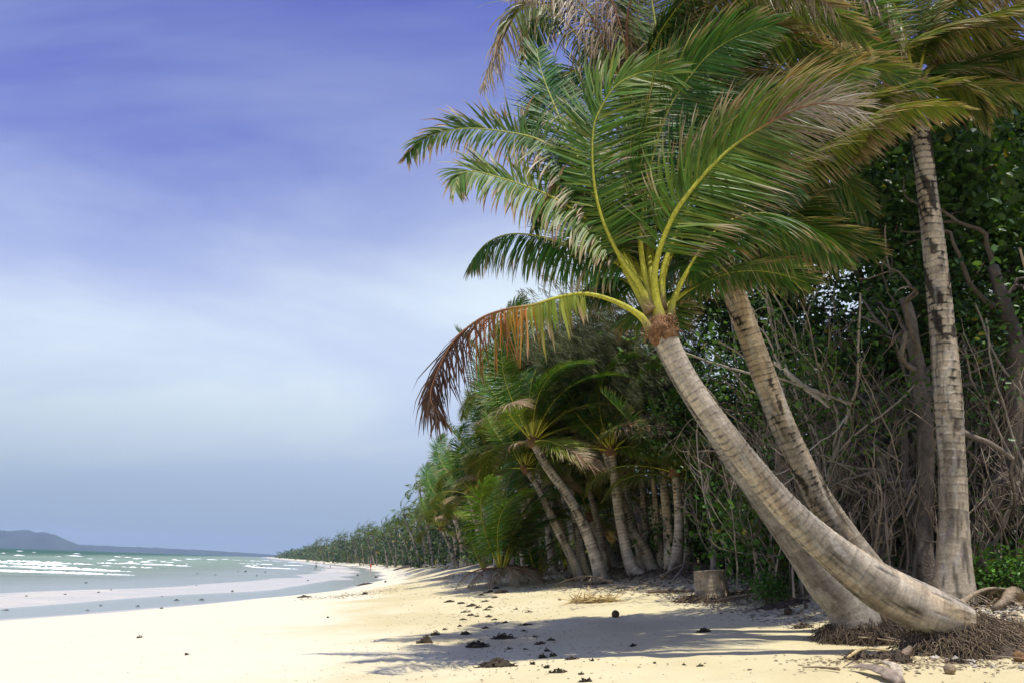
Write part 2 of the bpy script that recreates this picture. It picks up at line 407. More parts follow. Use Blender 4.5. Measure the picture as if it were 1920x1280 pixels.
# surf
fm = MB()
def surf(px0, px1, py, hgt=0.35, thick=2.0, seed=0, dens=1.0):
    n = max(10, int((px1 - px0) * 1.2))
    pxs = np.linspace(px0, px1, n)
    pts = []
    for k, q in enumerate(pxs):
        d = ray(q, py + (q - px0) * 0.035 + 0.8 * float(vnoise(q / 30.0, 1.0, seed)))
        tt = (0.05 - CAM[2]) / min(d[2], -1e-3); pts.append(CAM + d * tt)
    pts = np.array(pts); T = nrm(np.gradient(pts, axis=0)); S = np.cross(T, [0, 0, 1.0])
    e = np.sin(np.linspace(0, math.pi, n)) ** 0.5
    w = np.clip(0.35 + 2.6 * (vnoise(np.arange(n) / 5.0, 0, seed + 1) + 0.22 * dens), 0.0, 1.3) * e
    prof_s = np.array([-1.0, -0.45, -0.1, 0.25, 0.6, 1.0]); prof_h = np.array([-0.15, 0.35, 1.0, 0.8, 0.3, -0.2])
    V = []
    for a, b in zip(prof_s, prof_h):
        j1 = vnoise(np.arange(n) / 1.7, a * 9, seed + 2); j2 = vnoise(np.arange(n) / 1.3, a * 7, seed + 3)
        V.append(pts + S * (a * thick * w * (1 + 0.8 * j1))[:, None] + np.array([0, 0, 1.0])[None] * (b * hgt * w * (1 + 0.9 * j2) - 0.06)[:, None])
    V = np.stack(V, 1).reshape(-1, 3); i = np.arange(n - 1)[:, None] * 6; j = np.arange(5)[None]
    F = np.stack([i + j, i + 6 + j, i + 6 + j + 1, i + j + 1], -1).reshape(-1, 4)
    fm.add(V, F, None, (0.86, 0.88, 0.87))
for k, a in enumerate([(-60, 175, 1049, .55, 2.6), (180, 360, 1054, .5, 2.2), (-60, 250, 1059, .5, 2.0), (-60, 255, 1066, .3, 1.6), (-40, 130, 1053, .45, 2), (440, 575, 1055, .35, 1.8),
                       (462, 560, 1062, .3, 1.4), (100, 112, 1043, .6, 3), (132, 152, 1041, .7, 3), (160, 176, 1047, .5, 2.5), (216, 224, 1043, .7, 3), (205, 218, 1049, .5, 2.5),
                       (248, 290, 1046, .6, 3), (234, 246, 1044, .6, 3), (275, 310, 1049, .4, 2.4), (312, 344, 1049, .5, 2.6), (345, 362, 1047, .6, 3), (364, 380, 1047, .5, 3),
                       (388, 410, 1048, .5, 3), (412, 428, 1047, .5, 3), (430, 455, 1049, .4, 3), (460, 490, 1050, .45, 3), (492, 520, 1050, .4, 3), (520, 560, 1052, .4, 3), (190, 208, 1060, .35, 1.6),
                       (225, 300, 1061, .3, 1.5), (560, 620, 1056, .25, 2.0), (585, 660, 1059, .2, 1.6), (600, 690, 1054, .2, 3)]):
    surf(*a[:3], hgt=a[3] * (.36 if k < 7 else .32), thick=a[4] * .8, seed=100 + 7 * k, dens=1.3 if k < 7 else .8)
for k in range(18):
    q = rng.uniform(-100, 560); hz = 1025 + 0.0366 * q
    surf(q, q + rng.uniform(5, 16), hz + rng.uniform(6, 20), hgt=rng.uniform(.12, .25), thick=rng.uniform(1.5, 3), seed=700 + 9 * k)
tag(fm.build('surf_foam', M_FOAM), 'white foam of breaking wavelets on the sea', 'surf', None, 'stuff')

# far hills across the bay: a rounded headland and a long low ridge
def hills(name, label, prof, Y, depth, seed):
    """prof: (px, height in photo px above the horizon)"""
    px = np.linspace(prof[0][0], prof[-1][0], 160)
    h = np.interp(px, [p[0] for p in prof], [p[1] for p in prof])
    bases = np.array([CAM + (ray(q, 1025 + 0.0366 * q) * (Y / ray(q, 1025 + 0.0366 * q)[1])) for q in px])
    hm = h * Y / FPX * 1.03 * (1 + 0.10 * fbm(px / 14.0, px * 0, seed, 3)) + 1.5 * np.abs(vnoise(px / 1.6, 0, seed + 5))
    mb = MB(); rows = []
    out_dir = nrm(np.stack([bases[:, 0], bases[:, 1], 0 * px], 1))
    for a in np.linspace(-1, 1, 13):
        k = math.sqrt(max(0, 1 - a * a)) if a else 1.0
        rows.append(np.stack([bases[:, 0], bases[:, 1], np.full(160, -2.0)], 1) + out_dir * (depth * (a + 1)) + np.array([0, 0, 1.0]) * ((hm + 2) * (k ** 1.1) * (1 + 0.12 * fbm(px / 20, a * 3 + 0 * px, seed + 9, 3)))[:, None])
    V = np.stack(rows, 1).reshape(-1, 3); i = np.arange(159)[:, None] * 13; j = np.arange(12)[None]
    F = np.stack([i + j, i + 13 + j, i + 13 + j + 1, i + j + 1], -1).reshape(-1, 4)
    mb.add(V, F, None, (0.045, 0.06, 0.045))
    tag(mb.build(name, M_HILL), label, None, None, 'structure')
hills('distant_hill', 'rounded wooded hill across the bay', [(-420, 6), (-300, 18), (-160, 26), (-60, 29), (0, 31), (60, 31), (95, 26), (125, 17), (150, 9), (180, 3), (200, 0)], 4600, 260, 5)
hills('distant_ridge', 'long low wooded ridge across the bay', [(-300, 4), (130, 9), (200, 9.5), (300, 9), (380, 8), (470, 6), (540, 4), (600, 2)], 5300, 160, 8)

# ------------------------------------------------------------------ palms
WIND = nrm(np.array([1.0, 0.12, -0.10]))
GREENS = np.array([(0.034, 0.100, 0.018), (0.048, 0.120, 0.017), (0.024, 0.080, 0.020), (0.066, 0.130, 0.018)])
YELLOW = np.array((0.42, 0.34, 0.045)); BROWN = np.array((0.17, 0.075, 0.030)); STRAW = np.array((0.52, 0.43, 0.29)); RUST = np.array((0.42, 0.14, 0.025)); DARKB = np.array((0.075, 0.040, 0.022))
def lerp(a, b, t):
    t = np.asarray(t, float)
    return a + (b - a) * t[..., None] if t.ndim else a + (b - a) * t
def frond_geo(path, Nrm, Lmax, nleaf=85, p0=0.22, seg=5, wind=0.55, grav=0.35, lw=0.034, dead=None, tipbrown=0.35, seed=0, wash=0.0,
              rad=0.042, side_bias=(1.0, 1.0), green=None, ragged=0.12, lift=0.25, deadcol=None, yellow=0.0, rs=6, missing=0.03):
    """path: rachis samples; Nrm: frond face normal; returns (rib builder, leaflet builder)"""
    g = np.random.default_rng(seed)
    if nleaf > 60: nleaf = int(nleaf * 1.7); lw = lw * .93; Lmax = Lmax * 1.25
    n = len(path); T, A, B = frames(path)
    s_all = np.linspace(0, 1, n)
    rib = MB(); leaf = MB()
    rr = rad * np.interp(s_all, [0, .035, .08, .2, .6, 1], [2.1, 1.45, 1.05, .72, .36, .10])
    pet = np.array((0.40, 0.385, 0.035)); mid = np.array((0.30, 0.33, 0.045))
    cr = np.stack([np.interp(s_all, [0, .3, 1], [pet[k], pet[k] * .95, mid[k]]) for k in range(3)], 1)
    cr = lerp(np.tile(np.array([[.20, .135, .06]]), (n, 1)), cr, np.clip((s_all - .012) / .05, 0, 1))
    if dead is not None:
        dd = np.clip((s_all - dead + 0.05) / 0.15, 0, 1)
        cr = lerp(cr, np.tile(BROWN * 1.2, (n, 1)), dd)
    tube(rib, path, rr, rs, cr, cap=True, flat=0.8)
    base_green = GREENS[g.integers(len(GREENS))] if green is None else np.asarray(green) * np.array([.88, 1.08, .80])
    for side in (-1, 1):
        m = nleaf
        s = p0 + (1 - p0) * (np.arange(m) + g.uniform(0, .7, m)) / m
        s = np.clip(s, 0, 0.995)
        ok = g.uniform(0, 1, m) > missing; s = s[ok]; m = len(s)
        idx = s * (n - 1); i0 = np.clip(idx.astype(int), 0, n - 2); fr_ = (idx - i0)[:, None]
        p = path[i0] * (1 - fr_) + path[i0 + 1] * fr_
        t_ = nrm(T[i0] * (1 - fr_) + T[i0 + 1] * fr_)
        Nn = np.asarray(Nrm, float); Nn = Nn[None] - t_ * (t_ @ Nn)[:, None] if Nn.ndim == 1 else Nn
        Nn = nrm(Nn); S = np.cross(t_, Nn) * side
        q = (s - p0) / (1 - p0)
        Lq = Lmax * np.interp(q, [0, .08, .3, .6, .85, 1], [.45, .75, 1.0, .92, .62, .34]) * g.uniform(1 - ragged * 1.6, 1 + ragged, m) * side_bias[0 if side < 0 else 1]
        ang = np.radians(np.interp(q, [0, .5, 1], [22, 34, 58]) + g.normal(0, 5, m))
        d = nrm(S * np.cos(ang)[:, None] + t_ * np.sin(ang)[:, None] + Nn * (lift + g.normal(0, .06, m))[:, None] + (WIND * wind * .40 + np.array([0, 0, -.45]) * grav)[None])
        stiff = g.uniform(.75, 1.3, m)
        dd = np.zeros(m)
        if dead is not None: dd = np.clip((s - dead + g.normal(0, .05, m)) / 0.14, 0, 1)
        pull = (WIND * wind + np.array([0, 0, -1.0]) * grav)
        pos = [p]; dirs = [d]
        for k in range(seg):
            f = (0.25 + 0.75 * (k + 1) / seg)
            droop = dd * 0.5 * (1 if deadcol is None else deadcol[3])
            d = nrm(d + (pull[None] * stiff[:, None] + np.array([0, 0, -1.0])[None] * droop[:, None]) * (f * 0.20) + g.normal(0, .025, (m, 3)) + dd[:, None] * g.normal(0, .10, (m, 3)))
            pos.append(pos[-1] + d * (Lq / seg)[:, None]); dirs.append(d)
        pos = np.stack(pos, 1); dirs = np.stack(dirs, 1)
        bn = nrm(Nn + 0.35 * t_ + g.normal(0, .22, (m, 3)))
        W = nrm(np.cross(dirs, bn[:, None]))
        wp = np.interp(np.linspace(0, 1, seg + 1), [0, .12, .6, .85, 1], [.5, 1.0, .9, .5, .06])
        wid = lw * g.uniform(.75, 1.2, m) * (1 - 0.45 * dd)
        W = W * (wid[:, None] * wp[None] * .5)[..., None]
        V = np.stack([pos - W, pos + W], 2).reshape(-1, 3)
        K = (seg + 1) * 2
        i = (np.arange(m) * K)[:, None] + (np.arange(seg) * 2)[None]
        F = np.stack([i, i + 1, i + 3, i + 2], -1).reshape(-1, 4)
        c0 = base_green[None] * g.uniform(.7, 1.35, (m, 1)) * np.array([1, 1, 1])[None]
        c0 = lerp(c0, np.tile(YELLOW[None], (m, 1)), np.clip(g.normal(yellow, .12, m), 0, .85))
        u = np.linspace(0, 1, seg + 1)
        tb = np.clip(g.normal(tipbrown, .25, m), 0, 1)
        c = np.repeat(c0[:, None], seg + 1, 1)
        tipc = lerp(np.tile(BROWN * 1.5, (m, 1)), np.tile(STRAW, (m, 1)), g.uniform(0, 1, m))
        wgt = np.clip((u[None] - (1 - 0.55 * tb[:, None])) / 0.2, 0, 1) * (tb[:, None] > .2)
        c = c + (tipc[:, None] - c) * wgt[..., None]
        if dead is not None:
            if deadcol is None: dc = lerp(np.tile(BROWN, (m, 1)), np.tile(STRAW, (m, 1)), g.uniform(0, 1, m) ** 1.2)
            else:
                dc = lerp(np.tile(np.asarray(deadcol[0])[None], (m, 1)), np.tile(np.asarray(deadcol[1])[None], (m, 1)), np.clip((s - dead) / deadcol[2] + g.normal(0, .2, m), 0, 1))
            c = c + (dc[:, None] - c) * dd[:, None, None]
        leaf.add(V, F, None, np.repeat(c.reshape(-1, 3), 2, 0))
    return rib, leaf

VIEW = lambda p: nrm(CAM - p)
def hero_frond(parent, pts, Y, dY=None, face=20, **kw):
    """pts: photo points from petiole base to tip; dY: depth change along the frond"""
    dY = dY if dY is not None else 0.0
    m = len(pts)
    if np.ndim(dY) == 0: dy = np.linspace(0, 1, m) ** 1.3 * dY
    else: dy = np.interp(np.linspace(0, 1, m), np.linspace(0, 1, len(dY)), dY)
    p3 = [P(a, b, Y + c) for (a, b), c in zip(pts, dy)]
    path, _ = spline(p3, 64)
    T = nrm(np.gradient(path, axis=0)); midT = T[34]
    v = VIEW(path[34]); n0 = nrm(v - midT * np.dot(v, midT))
    a = math.radians(face); n_ = n0 * math.cos(a) + np.cross(midT, n0) * math.sin(a)
    rib, leaf = frond_geo(path, n_, **kw)
    r = rib.build('frond', M_RACH, parent)
    lo = leaf.build('leaflets', M_PALM, None, origin=parent_origin(parent)); lo.location = (0, 0, 0); lo.parent = r
    lo['kind'] = 'stuff'
    return r
def free_path(p0, d0, length, wind, grav, n=40):
    p = np.array(p0, float); d = nrm(d0); out = [p.copy()]
    for k in range(n - 1):
        s = k / (n - 1)
        d = nrm(d + (WIND * wind + np.array([0, 0, -1.0]) * grav) * (0.25 + 1.5 * s) / n)
        p = p + d * length / (n - 1); out.append(p.copy())
    return np.array(out)
def free_frond(parent, org, az, el, length, rwind=1.0, rgrav=1.1, seed=0, **kw):
    d0 = np.array([math.cos(az) * math.cos(el), math.sin(az) * math.cos(el), math.sin(el)])
    path = free_path(org, d0, length, rwind, rgrav)
    T = nrm(path[24] - path[14]); up = nrm(np.array([0, 0, 1.0]) - WIND * 0.5); n_ = nrm(up - T * np.dot(up, T))
    rib, leaf = frond_geo(path, n_, seed=seed, **kw)
    r = rib.build('frond', M_RACH, parent)
    lo = leaf.build('leaflets', M_PALM, None, origin=parent_origin(parent)); lo.location = (0, 0, 0); lo.parent = r
    lo['kind'] = 'stuff'
    return r
def palm_trunk(path3, radii, base=(0.34, 0.285, 0.205), blotch=0.0, ring=0.075, ns=26, step=0.016, seed=0, smooth_base=0.35, relief=1.0):
    """ringed trunk along path3 with radii per control point"""
    ctl = np.hstack([np.asarray(path3, float), np.asarray(radii, float)[:, None]])
    _, u = spline(ctl, 10); Ltot = u[-1]
    n = int(max(30, Ltot / step)); q, u = spline(ctl, n)
    path, rad = q[:, :3], q[:, 3]
    g = np.random.default_rng(seed)
    s = u / Ltot
    th = np.arange(ns) * 2 * math.pi / ns
    wob = 0.26 * vnoise(np.cos(th)[None] * 1.5 + u[:, None] * 3, np.sin(th)[None] * 1.5 + seed + 0 * u[:, None], seed + 1)
    sp_ = ring * (1 + 0.25 * vnoise(u * 0.9, 0 * u, seed + 7))
    ph0 = np.concatenate([[0], np.cumsum(np.diff(u) / sp_[1:])])
    ph = ph0[:, None] + wob * 1.2
    fr_ = ph - np.floor(ph)
    saw = fr_ ** 1.5
    rel = relief * np.interp(s, [0, smooth_base * .5, smooth_base, 1], [.25, .35, 1, 1])[:, None]
    lump = 0.10 * vnoise(np.cos(th)[None] * 1.1 + 0 * u[:, None], np.sin(th)[None] * 1.1 + u[:, None] * 1.3, seed + 3)
    R = rad[:, None] * (1 + rel * 0.055 * (saw - 0.5) + lump)
    edge = np.clip((fr_ - 0.72) / 0.16, 0, 1) * np.clip((1.02 - fr_) / 0.06, 0, 1)
    edge = np.maximum(edge, np.clip((0.10 - fr_) / 0.08, 0, 1))
    b = np.asarray(base)
    var = 1 + 0.75 * fbm(np.cos(th)[None] * 1.2 + u[:, None] * .7, np.sin(th)[None] * 1.2 + u[:, None] * .7, seed + 5, 4)
    fib = 1 + 0.22 * vnoise(th[None] * 9 + 0 * u[:, None], u[:, None] * 7, seed + 8)
    ringvar = (1 + 0.35 * _hash(np.floor(ph).astype(int), np.zeros_like(ph, int) + seed, 4) - 0.17)
    C = b[None, None] * (var * fib * ringvar)[..., None]
    ck = vnoise(th[None] * ns / 12.6 + .8 * vnoise(u[:, None] * 4, th[None] * 2, seed + 30), u[:, None] * 3.0 + 3 * _hash(np.floor(th[None] * 9).astype(int) + 0 * u[:, None].astype(int), 0 * ph.astype(int), 7), seed + 31)
    ck = np.clip((ck - .18) / .16, 0, 1) * np.interp(s, [0, .45, .7, 1], [1, .9, .35, .2])[:, None]
    C = C * (1 - .66 * ck[..., None]); R = R * (1 - .018 * ck)
    patch = np.clip(0.55 + 1.6 * vnoise(np.cos(th)[None] * 1.3 + 0 * u[:, None], np.sin(th)[None] * 1.3 + u[:, None] * 8, seed + 9), 0, 1)
    C = C * (1 - (0.70 * edge * rel.clip(0, 1) * (.22 + .78 * patch))[..., None])
    if blotch:
        bl = fbm(np.cos(th)[None] * 1.5 + 5 + 0 * u[:, None], np.sin(th)[None] * 1.5 + u[:, None] * 3.2, seed + 13, 4)
        bl = np.clip((bl - 0.34 + 0.30 * blotch + 0.22 * edge) / 0.10, 0, 1) * np.interp(s, [0, .22, .38, 1], [0, .2, 1, 1])[:, None]
        C = C * (1 - 0.86 * bl[..., None])
    lich = np.clip((fbm(np.cos(th)[None] * 2.2 + u[:, None] * 1.8 + 40, np.sin(th)[None] * 2.2 + u[:, None] * 2.6, seed + 41, 4) - .18) / .12, 0, 1)
    C = C * (1 - .4 * lich[..., None]) + np.array([.40, .385, .35])[None, None] * (.4 * lich[..., None])
    warm = np.clip(fbm(np.cos(th)[None] + u[:, None] * .5, np.sin(th)[None] + u[:, None] * .5 + 9, seed + 15, 3) * 2, 0, 1)
    C = C * (1 + warm[..., None] * np.array([0.22, 0.08, -0.15]))
    mb = MB(); tube(mb, path, R, ns, C, cap=True)
    return mb, path, rad
def roots(parent, c, spread, h, n, seed, length=0.5, bias=(0, 0), col=(0.17, 0.125, 0.085), rad=0.009, name='roots', dome=True):
    g = np.random.default_rng(seed); mb = MB()
    for k in range(n):
        a = g.uniform(0, 2 * math.pi); d = np.array([math.cos(a), math.sin(a), 0])
        r0 = spread[0] * g.uniform(.15, 1) ; r1 = r0 + length * g.uniform(.3, 1.1)
        x0 = c[0] + d[0] * r0 * 1.0 + bias[0] * g.uniform(0, 1); y0 = c[1] + d[1] * r0 * spread[1] / spread[0] + bias[1] * g.uniform(0, 1)
        x1 = c[0] + d[0] * r1 + bias[0] * g.uniform(.3, 1.3) + g.normal(0, .05); y1 = c[1] + d[1] * r1 * spread[1] / spread[0] + bias[1] * g.uniform(.3, 1.3) + g.normal(0, .05)
        z0 = gz(x0, y0) + h * (1 - (r0 / spread[0]) ** 2 * .6) * g.uniform(.5, 1.0); z1 = gz(x1, y1) - .02
        jx, jy = g.normal(0, .06, 2)
        pts = np.array([[x0, y0, z0], [x0 * .6 + x1 * .4 + jx, y0 * .6 + y1 * .4 + jy, z0 * .72 + z1 * .28 + .05 * g.normal()], [x0 * .2 + x1 * .8, y0 * .2 + y1 * .8, z0 * .25 + z1 * .75 + .015], [x1, y1, z1]])
        tube(mb, pts, rad * g.uniform(.5, 1.5) * np.array([1.1, 1, .9, .5]), 4, np.asarray(col) * g.uniform(.5, 1.6), cap=False)
    if dome:
        q = np.linspace(0, 1, 7); a = np.linspace(0, 2 * math.pi, 20, endpoint=False)
        V = []
        for qq in q:
            for aa in a:
                X_ = c[0] + bias[0] * .5 + math.cos(aa) * spread[0] * (qq * 1.05) * (1 + .25 * float(vnoise(aa * 2, qq, seed))); Y_ = c[1] + bias[1] * .5 + math.sin(aa) * spread[1] * qq * 1.05
                V.append((X_, Y_, gz(X_, Y_) + h * .82 * (1 - qq ** 2.2) * (1 + .3 * float(vnoise(aa * 3, qq * 5, seed + 1))) - .03 * qq))
        i = np.arange(6)[:, None] * 20; j = np.arange(20)[None]
        F = np.stack([i + j, i + 20 + j, i + 20 + (j + 1) % 20, i + (j + 1) % 20], -1).reshape(-1, 4)
        mb.add(V, F, None, np.asarray(col) * .55)
    o = mb.build(name, M_FIBRE, parent); o['kind'] = 'stuff'
    return o
def sheath(parent, p, T, r, seed, n=170, col=(0.20, 0.11, 0.055), h=0.26):
    """fibrous brown cloth where the leaf bases clasp the stem"""
    g = np.random.default_rng(seed); mb = MB(); T = nrm(T)
    A = nrm(np.cross(T, [0.3, 1, 0.1])); B = np.cross(T, A)
    path = p[None] + T[None] * np.linspace(-h * .55, h * .9, 9)[:, None]
    rad = r * np.array([1.0, 1.16, 1.25, 1.22, 1.15, 1.05, .9, .7, .45])
    th = np.arange(14) * 2 * math.pi / 14
    Rr = rad[:, None] * (1 + .5 * vnoise(th[None] * 2 + np.arange(9)[:, None] * .4, np.arange(9)[:, None] * .8 + 0 * th[None], seed))
    C = np.asarray(col)[None, None] * (1 + 0.8 * vnoise(th[None] * 4 + 0 * np.arange(9)[:, None], np.arange(9)[:, None] * 1.1, seed + 2))[..., None]
    tube(mb, path, Rr, 14, C, cap=True)
    for k in range(n):
        a = g.uniform(0, 2 * math.pi); d = A * math.cos(a) + B * math.sin(a)
        q = p + d * r * g.uniform(1.05, 1.25) + T * g.uniform(-.4, .7) * h
        e = q + T * g.uniform(-.35, .35) * h + d * r * g.uniform(.0, .35) + A * g.normal(0, .05) + B * g.normal(0, .05)
        tube(mb, np.array([q, (q + e) / 2 + d * .02, e]), np.array([.007, .006, .003]), 3, np.asarray(col) * g.uniform(.5, 2.0), cap=False)
    o = mb.build('fibre_sheath', M_FIBRE, parent); o['kind'] = 'stuff'
    return o
def px_trunk(pts, Y, widths, dY=0.0):
    """pts in the photo with trunk widths in photo pixels"""
    m = len(pts); dy = np.linspace(0, 1, m) * dY if np.ndim(dY) == 0 else np.asarray(dY)
    p3 = [P(a, b, Y + c) for (a, b), c in zip(pts, dy)]
    rad = [w * .5 * mpp(a, b, Y + c) for (a, b), c, w in zip(pts, dy, widths)]
    return np.array(p3), np.array(rad)

# ---- palm A: the bent one in front
YA = 10.4
pA, rA = px_trunk([(1815, 1163), (1785, 1156), (1740, 1143), (1655, 1102), (1565, 1037), (1480, 958), (1400, 864), (1330, 772), (1280, 696), (1243, 622)], YA,
                  [56, 76, 87, 86, 69, 54, 46, 43, 42, 43], [0, 0, 0, 0, 0, 0, -.05, -.1, -.1, -.1])
baseA = np.array([pA[1][0], pA[1][1], gz(pA[1][0], pA[1][1])])
A = empty('coconut_palm', baseA, 'foremost coconut palm with thick trunk curving up from the sand', 'palm tree', 'coconut palms leaning out at the forest edge')
mb, path, rad = palm_trunk(pA, rA, (0.315, 0.272, 0.213), 0.0, 0.10, 72, 0.012, 3, 0.5, 0.9)
mb.build('trunk', M_TRUNK, A)
roots(A, (pA[1][0] - 0.05, pA[1][1] + 0.02), (0.60, 0.45), 0.44, 2300, 5, 0.34, (0.30, 0.0), (0.18, 0.135, 0.09), rad=.0040)
cA = P(1236, 600, YA - .1); TA = nrm(path[-1] - path[-12])
sheath(A, P(1243, 622, YA - .1), TA, .155, 9)
YC = YA - .1
hero_frond(A, [(1222, 585), (1205, 560), (1182, 522), (1143, 452), (1118, 376), (1090, 312), (1062, 250), (1036, 190), (1014, 132), (1006, 92)], YC, .9, 25, Lmax=.80, nleaf=100, wind=.35, grav=.12, seed=11, tipbrown=.15, green=(.040, .115, .030), side_bias=(1.0, .75), lift=.1, rad=.055)
hero_frond(A, [(1225, 580), (1196, 530), (1160, 478), (1126, 400), (1112, 320), (1113, 242), (1127, 203), (1153, 163), (1190, 141), (1225, 133), (1262, 140)], YC, -.5, -15, Lmax=.86, nleaf=105, wind=.65, grav=.22, seed=12, tipbrown=.15, green=(.085, .155, .022), yellow=.08, lift=.1)
hero_frond(A, [(1228, 575), (1210, 520), (1201, 445), (1210, 351), (1224, 292), (1247, 220), (1270, 176), (1297, 139), (1330, 102), (1380, 70), (1450, 47)], YC, .3, 28, Lmax=.98, nleaf=110, wind=.75, grav=.15, seed=13, tipbrown=.3, green=(.055, .125, .022), side_bias=(1.0, .8), lift=.1)
hero_frond(A, [(1240, 610), (1230, 560), (1227, 520), (1235, 475), (1252, 428), (1277, 382), (1327, 320), (1379, 271), (1430, 238), (1482, 210), (1535, 195), (1602, 200)], YC, -.9, -8, Lmax=.95, nleaf=120, wind=.75, grav=.30, seed=14, tipbrown=.55, dead=0.66, green=(.095, .160, .022), yellow=.06, lift=.08, rad=.058, deadcol=((.15, .055, .02), (.40, .34, .26), .20, .1))
hero_frond(A, [(1256, 602), (1264, 560), (1293, 502), (1335, 440), (1390, 405), (1450, 402), (1520, 428), (1575, 475)], YC, .5, 55, Lmax=.85, nleaf=90, wind=.4, grav=1.3, seed=15, tipbrown=.3, green=(.050, .110, .022))
hero_frond(A, [(1240, 580), (1243, 510), (1262, 455), (1302, 372), (1370, 272), (1448, 204), (1530, 165), (1612, 125)], YC + .1, .4, 20, Lmax=.85, nleaf=95, wind=.7, grav=.25, seed=16, tipbrown=.6, green=(.075, .140, .022), yellow=.12)
hero_frond(A, [(1228, 560), (1216, 470), (1214, 380), (1228, 270), (1262, 170), (1320, 90), (1400, 30)], YC + .2, 1.6, 10, Lmax=.85, nleaf=90, wind=.6, grav=.2, seed=17, green=(.040, .095, .022), tipbrown=.2)
hero_frond(A, [(1222, 560), (1204, 480), (1180, 400), (1165, 300), (1185, 210), (1240, 150)], YC + .2, 2.2, -20, Lmax=.8, nleaf=85, wind=.5, grav=.2, seed=18, green=(.045, .105, .022), tipbrown=.2)
# fronds that lean out over the sand
hero_frond(A, [(1222, 622), (1200, 592), (1152, 565), (1100, 551), (1050, 557), (1000, 572), (950, 580), (900, 598), (850, 640), (818, 700), (807, 745), (824, 780)], YC, -.5, 72, Lmax=0.72, nleaf=88, wind=.4, grav=1.3, seed=21, dead=.42, tipbrown=.4, lift=.15, yellow=.25, p0=.26, green=(.10, .15, .025), deadcol=(RUST * 1.15, DARKB, .26, .9), ragged=.28, missing=.05, lw=.045)
hero_frond(A, [(1215, 570), (1170, 505), (1110, 472), (1055, 456), (1000, 441), (950, 440), (910, 458), (884, 492)], YC + .1, .6, 62, Lmax=0.72, nleaf=85, wind=.30, grav=1.7, seed=22, tipbrown=.45, green=(.045, .110, .026), lift=.2, p0=.2)
hero_frond(A, [(1214, 560), (1165, 480), (1100, 412), (1040, 372), (985, 349), (925, 330), (882, 321), (858, 332), (853, 356)], YC + .1, -.4, 50, Lmax=.62, nleaf=92, wind=.45, grav=0.9, seed=23, tipbrown=.6, green=(.080, .140, .026), lift=.2, yellow=.1, ragged=.25, p0=.2)
hero_frond(A, [(1216, 560), (1160, 460), (1108, 360), (1060, 298), (1010, 262), (945, 247), (880, 241), (825, 249), (788, 266), (762, 292)], YC + .1, .4, 45, Lmax=.62, nleaf=105, wind=.5, grav=0.8, seed=24, tipbrown=.75, green=(.065, .115, .026), lift=.25, ragged=.3, p0=.2)
hero_frond(A, [(1216, 570), (1190, 540), (1168, 524), (1130, 521), (1106, 532), (1088, 556)], YC + .2, 1.3, 75, Lmax=.6, nleaf=70, wind=.3, grav=1.5, seed=25, green=(.040, .095, .022))
hero_frond(A, [(1218, 570), (1188, 500), (1150, 430), (1100, 370), (1060, 350), (1020, 372), (1000, 420)], YC + .2, 1.2, 60, Lmax=.62, nleaf=80, wind=.35, grav=1.2, seed=26, green=(.050, .110, .022), tipbrown=.5)
for k, (az, el, ln) in enumerate([(1.2, 1.15, 3.3), (2.0, 1.0, 3.2), (0.6, .75, 3.2), (1.6, .55, 3.0)]):
    free_frond(A, cA + np.array([0, .1, .1]), az, el, ln, .9, .8, seed=40 + k, Lmax=.75, nleaf=75, wind=.5, grav=.4, green=(.045, .10, .022))

for k, (pts, dy, fc, kw) in enumerate([
    ([(1226, 570), (1190, 490), (1155, 410), (1130, 310), (1110, 210), (1120, 130)], 1.4, 20, dict()),
    ([(1230, 570), (1222, 480), (1240, 390), (1290, 290), (1360, 210), (1440, 170)], 1.2, 15, dict()),
    ([(1236, 575), (1250, 500), (1290, 430), (1350, 370), (1420, 340), (1490, 345)], 1.0, 35, dict()),
    ([(1228, 570), (1212, 470), (1208, 360), (1225, 240), (1275, 150), (1350, 95)], 1.9, 15, dict()),
    ([(1226, 575), (1180, 520), (1130, 480), (1090, 430), (1065, 370)], 1.5, 45, dict()),
    ([(1230, 570), (1225, 460), (1250, 350), (1310, 250), (1390, 190)], 2.4, 10, dict())]):
    hero_frond(A, pts, YC + .25, dy, fc, Lmax=.85, nleaf=85, wind=.5, grav=.35, seed=170 + k, green=(.040, .095, .024), tipbrown=.25)
# ---- palm D: behind it, the same lean, higher crown
YD = 12.0
pD, rD = px_trunk([(1612, 1165), (1594, 1140), (1548, 1088), (1494, 1012), (1422, 918), (1366, 838), (1302, 745), (1250, 650), (1216, 560), (1197, 470), (1188, 370), (1184, 260), (1182, 190)], YD,
                  [98, 88, 76, 64, 54, 47, 42, 39, 37, 35, 33, 31, 30], np.linspace(0, .2, 13))
pD[0][2] = gz(pD[0][0], pD[0][1]) - .1
D = empty('coconut_palm', (pD[0][0], pD[0][1], gz(pD[0][0], pD[0][1])), 'tall coconut palm rising parallel just behind the foremost curved trunk', 'palm tree', 'coconut palms leaning out at the forest edge')
mb, path, rad = palm_trunk(pD, rD, (0.27, 0.238, 0.19), 0.0, 0.10, 48, .018, 13, .4, .9)
mb.build('trunk', M_TRUNK, D)
roots(D, (pD[0][0], pD[0][1]), (.62, .5), .36, 1700, 15, .2, (0.05, -.1), (0.11, .082, .058), rad=.0042)
YDc = YD + .2; cD = P(1182, 190, YDc)
sheath(D, cD, np.array([-.05, 0, 1]), .14, 19)
hero_frond(D, [(1184, 215), (1160, 165), (1131, 125), (1099, 84), (1052, 34), (1012, 6), (978, 14), (950, 58), (926, 112), (905, 160)], YDc, -.3, 55, Lmax=.72, nleaf=85, wind=.35, grav=1.5, seed=31, dead=.66, tipbrown=.7, green=(.085, .125, .03), deadcol=((.20, .12, .07), (.36, .29, .22), .2, 1.2), ragged=.3, yellow=.1, missing=.1)
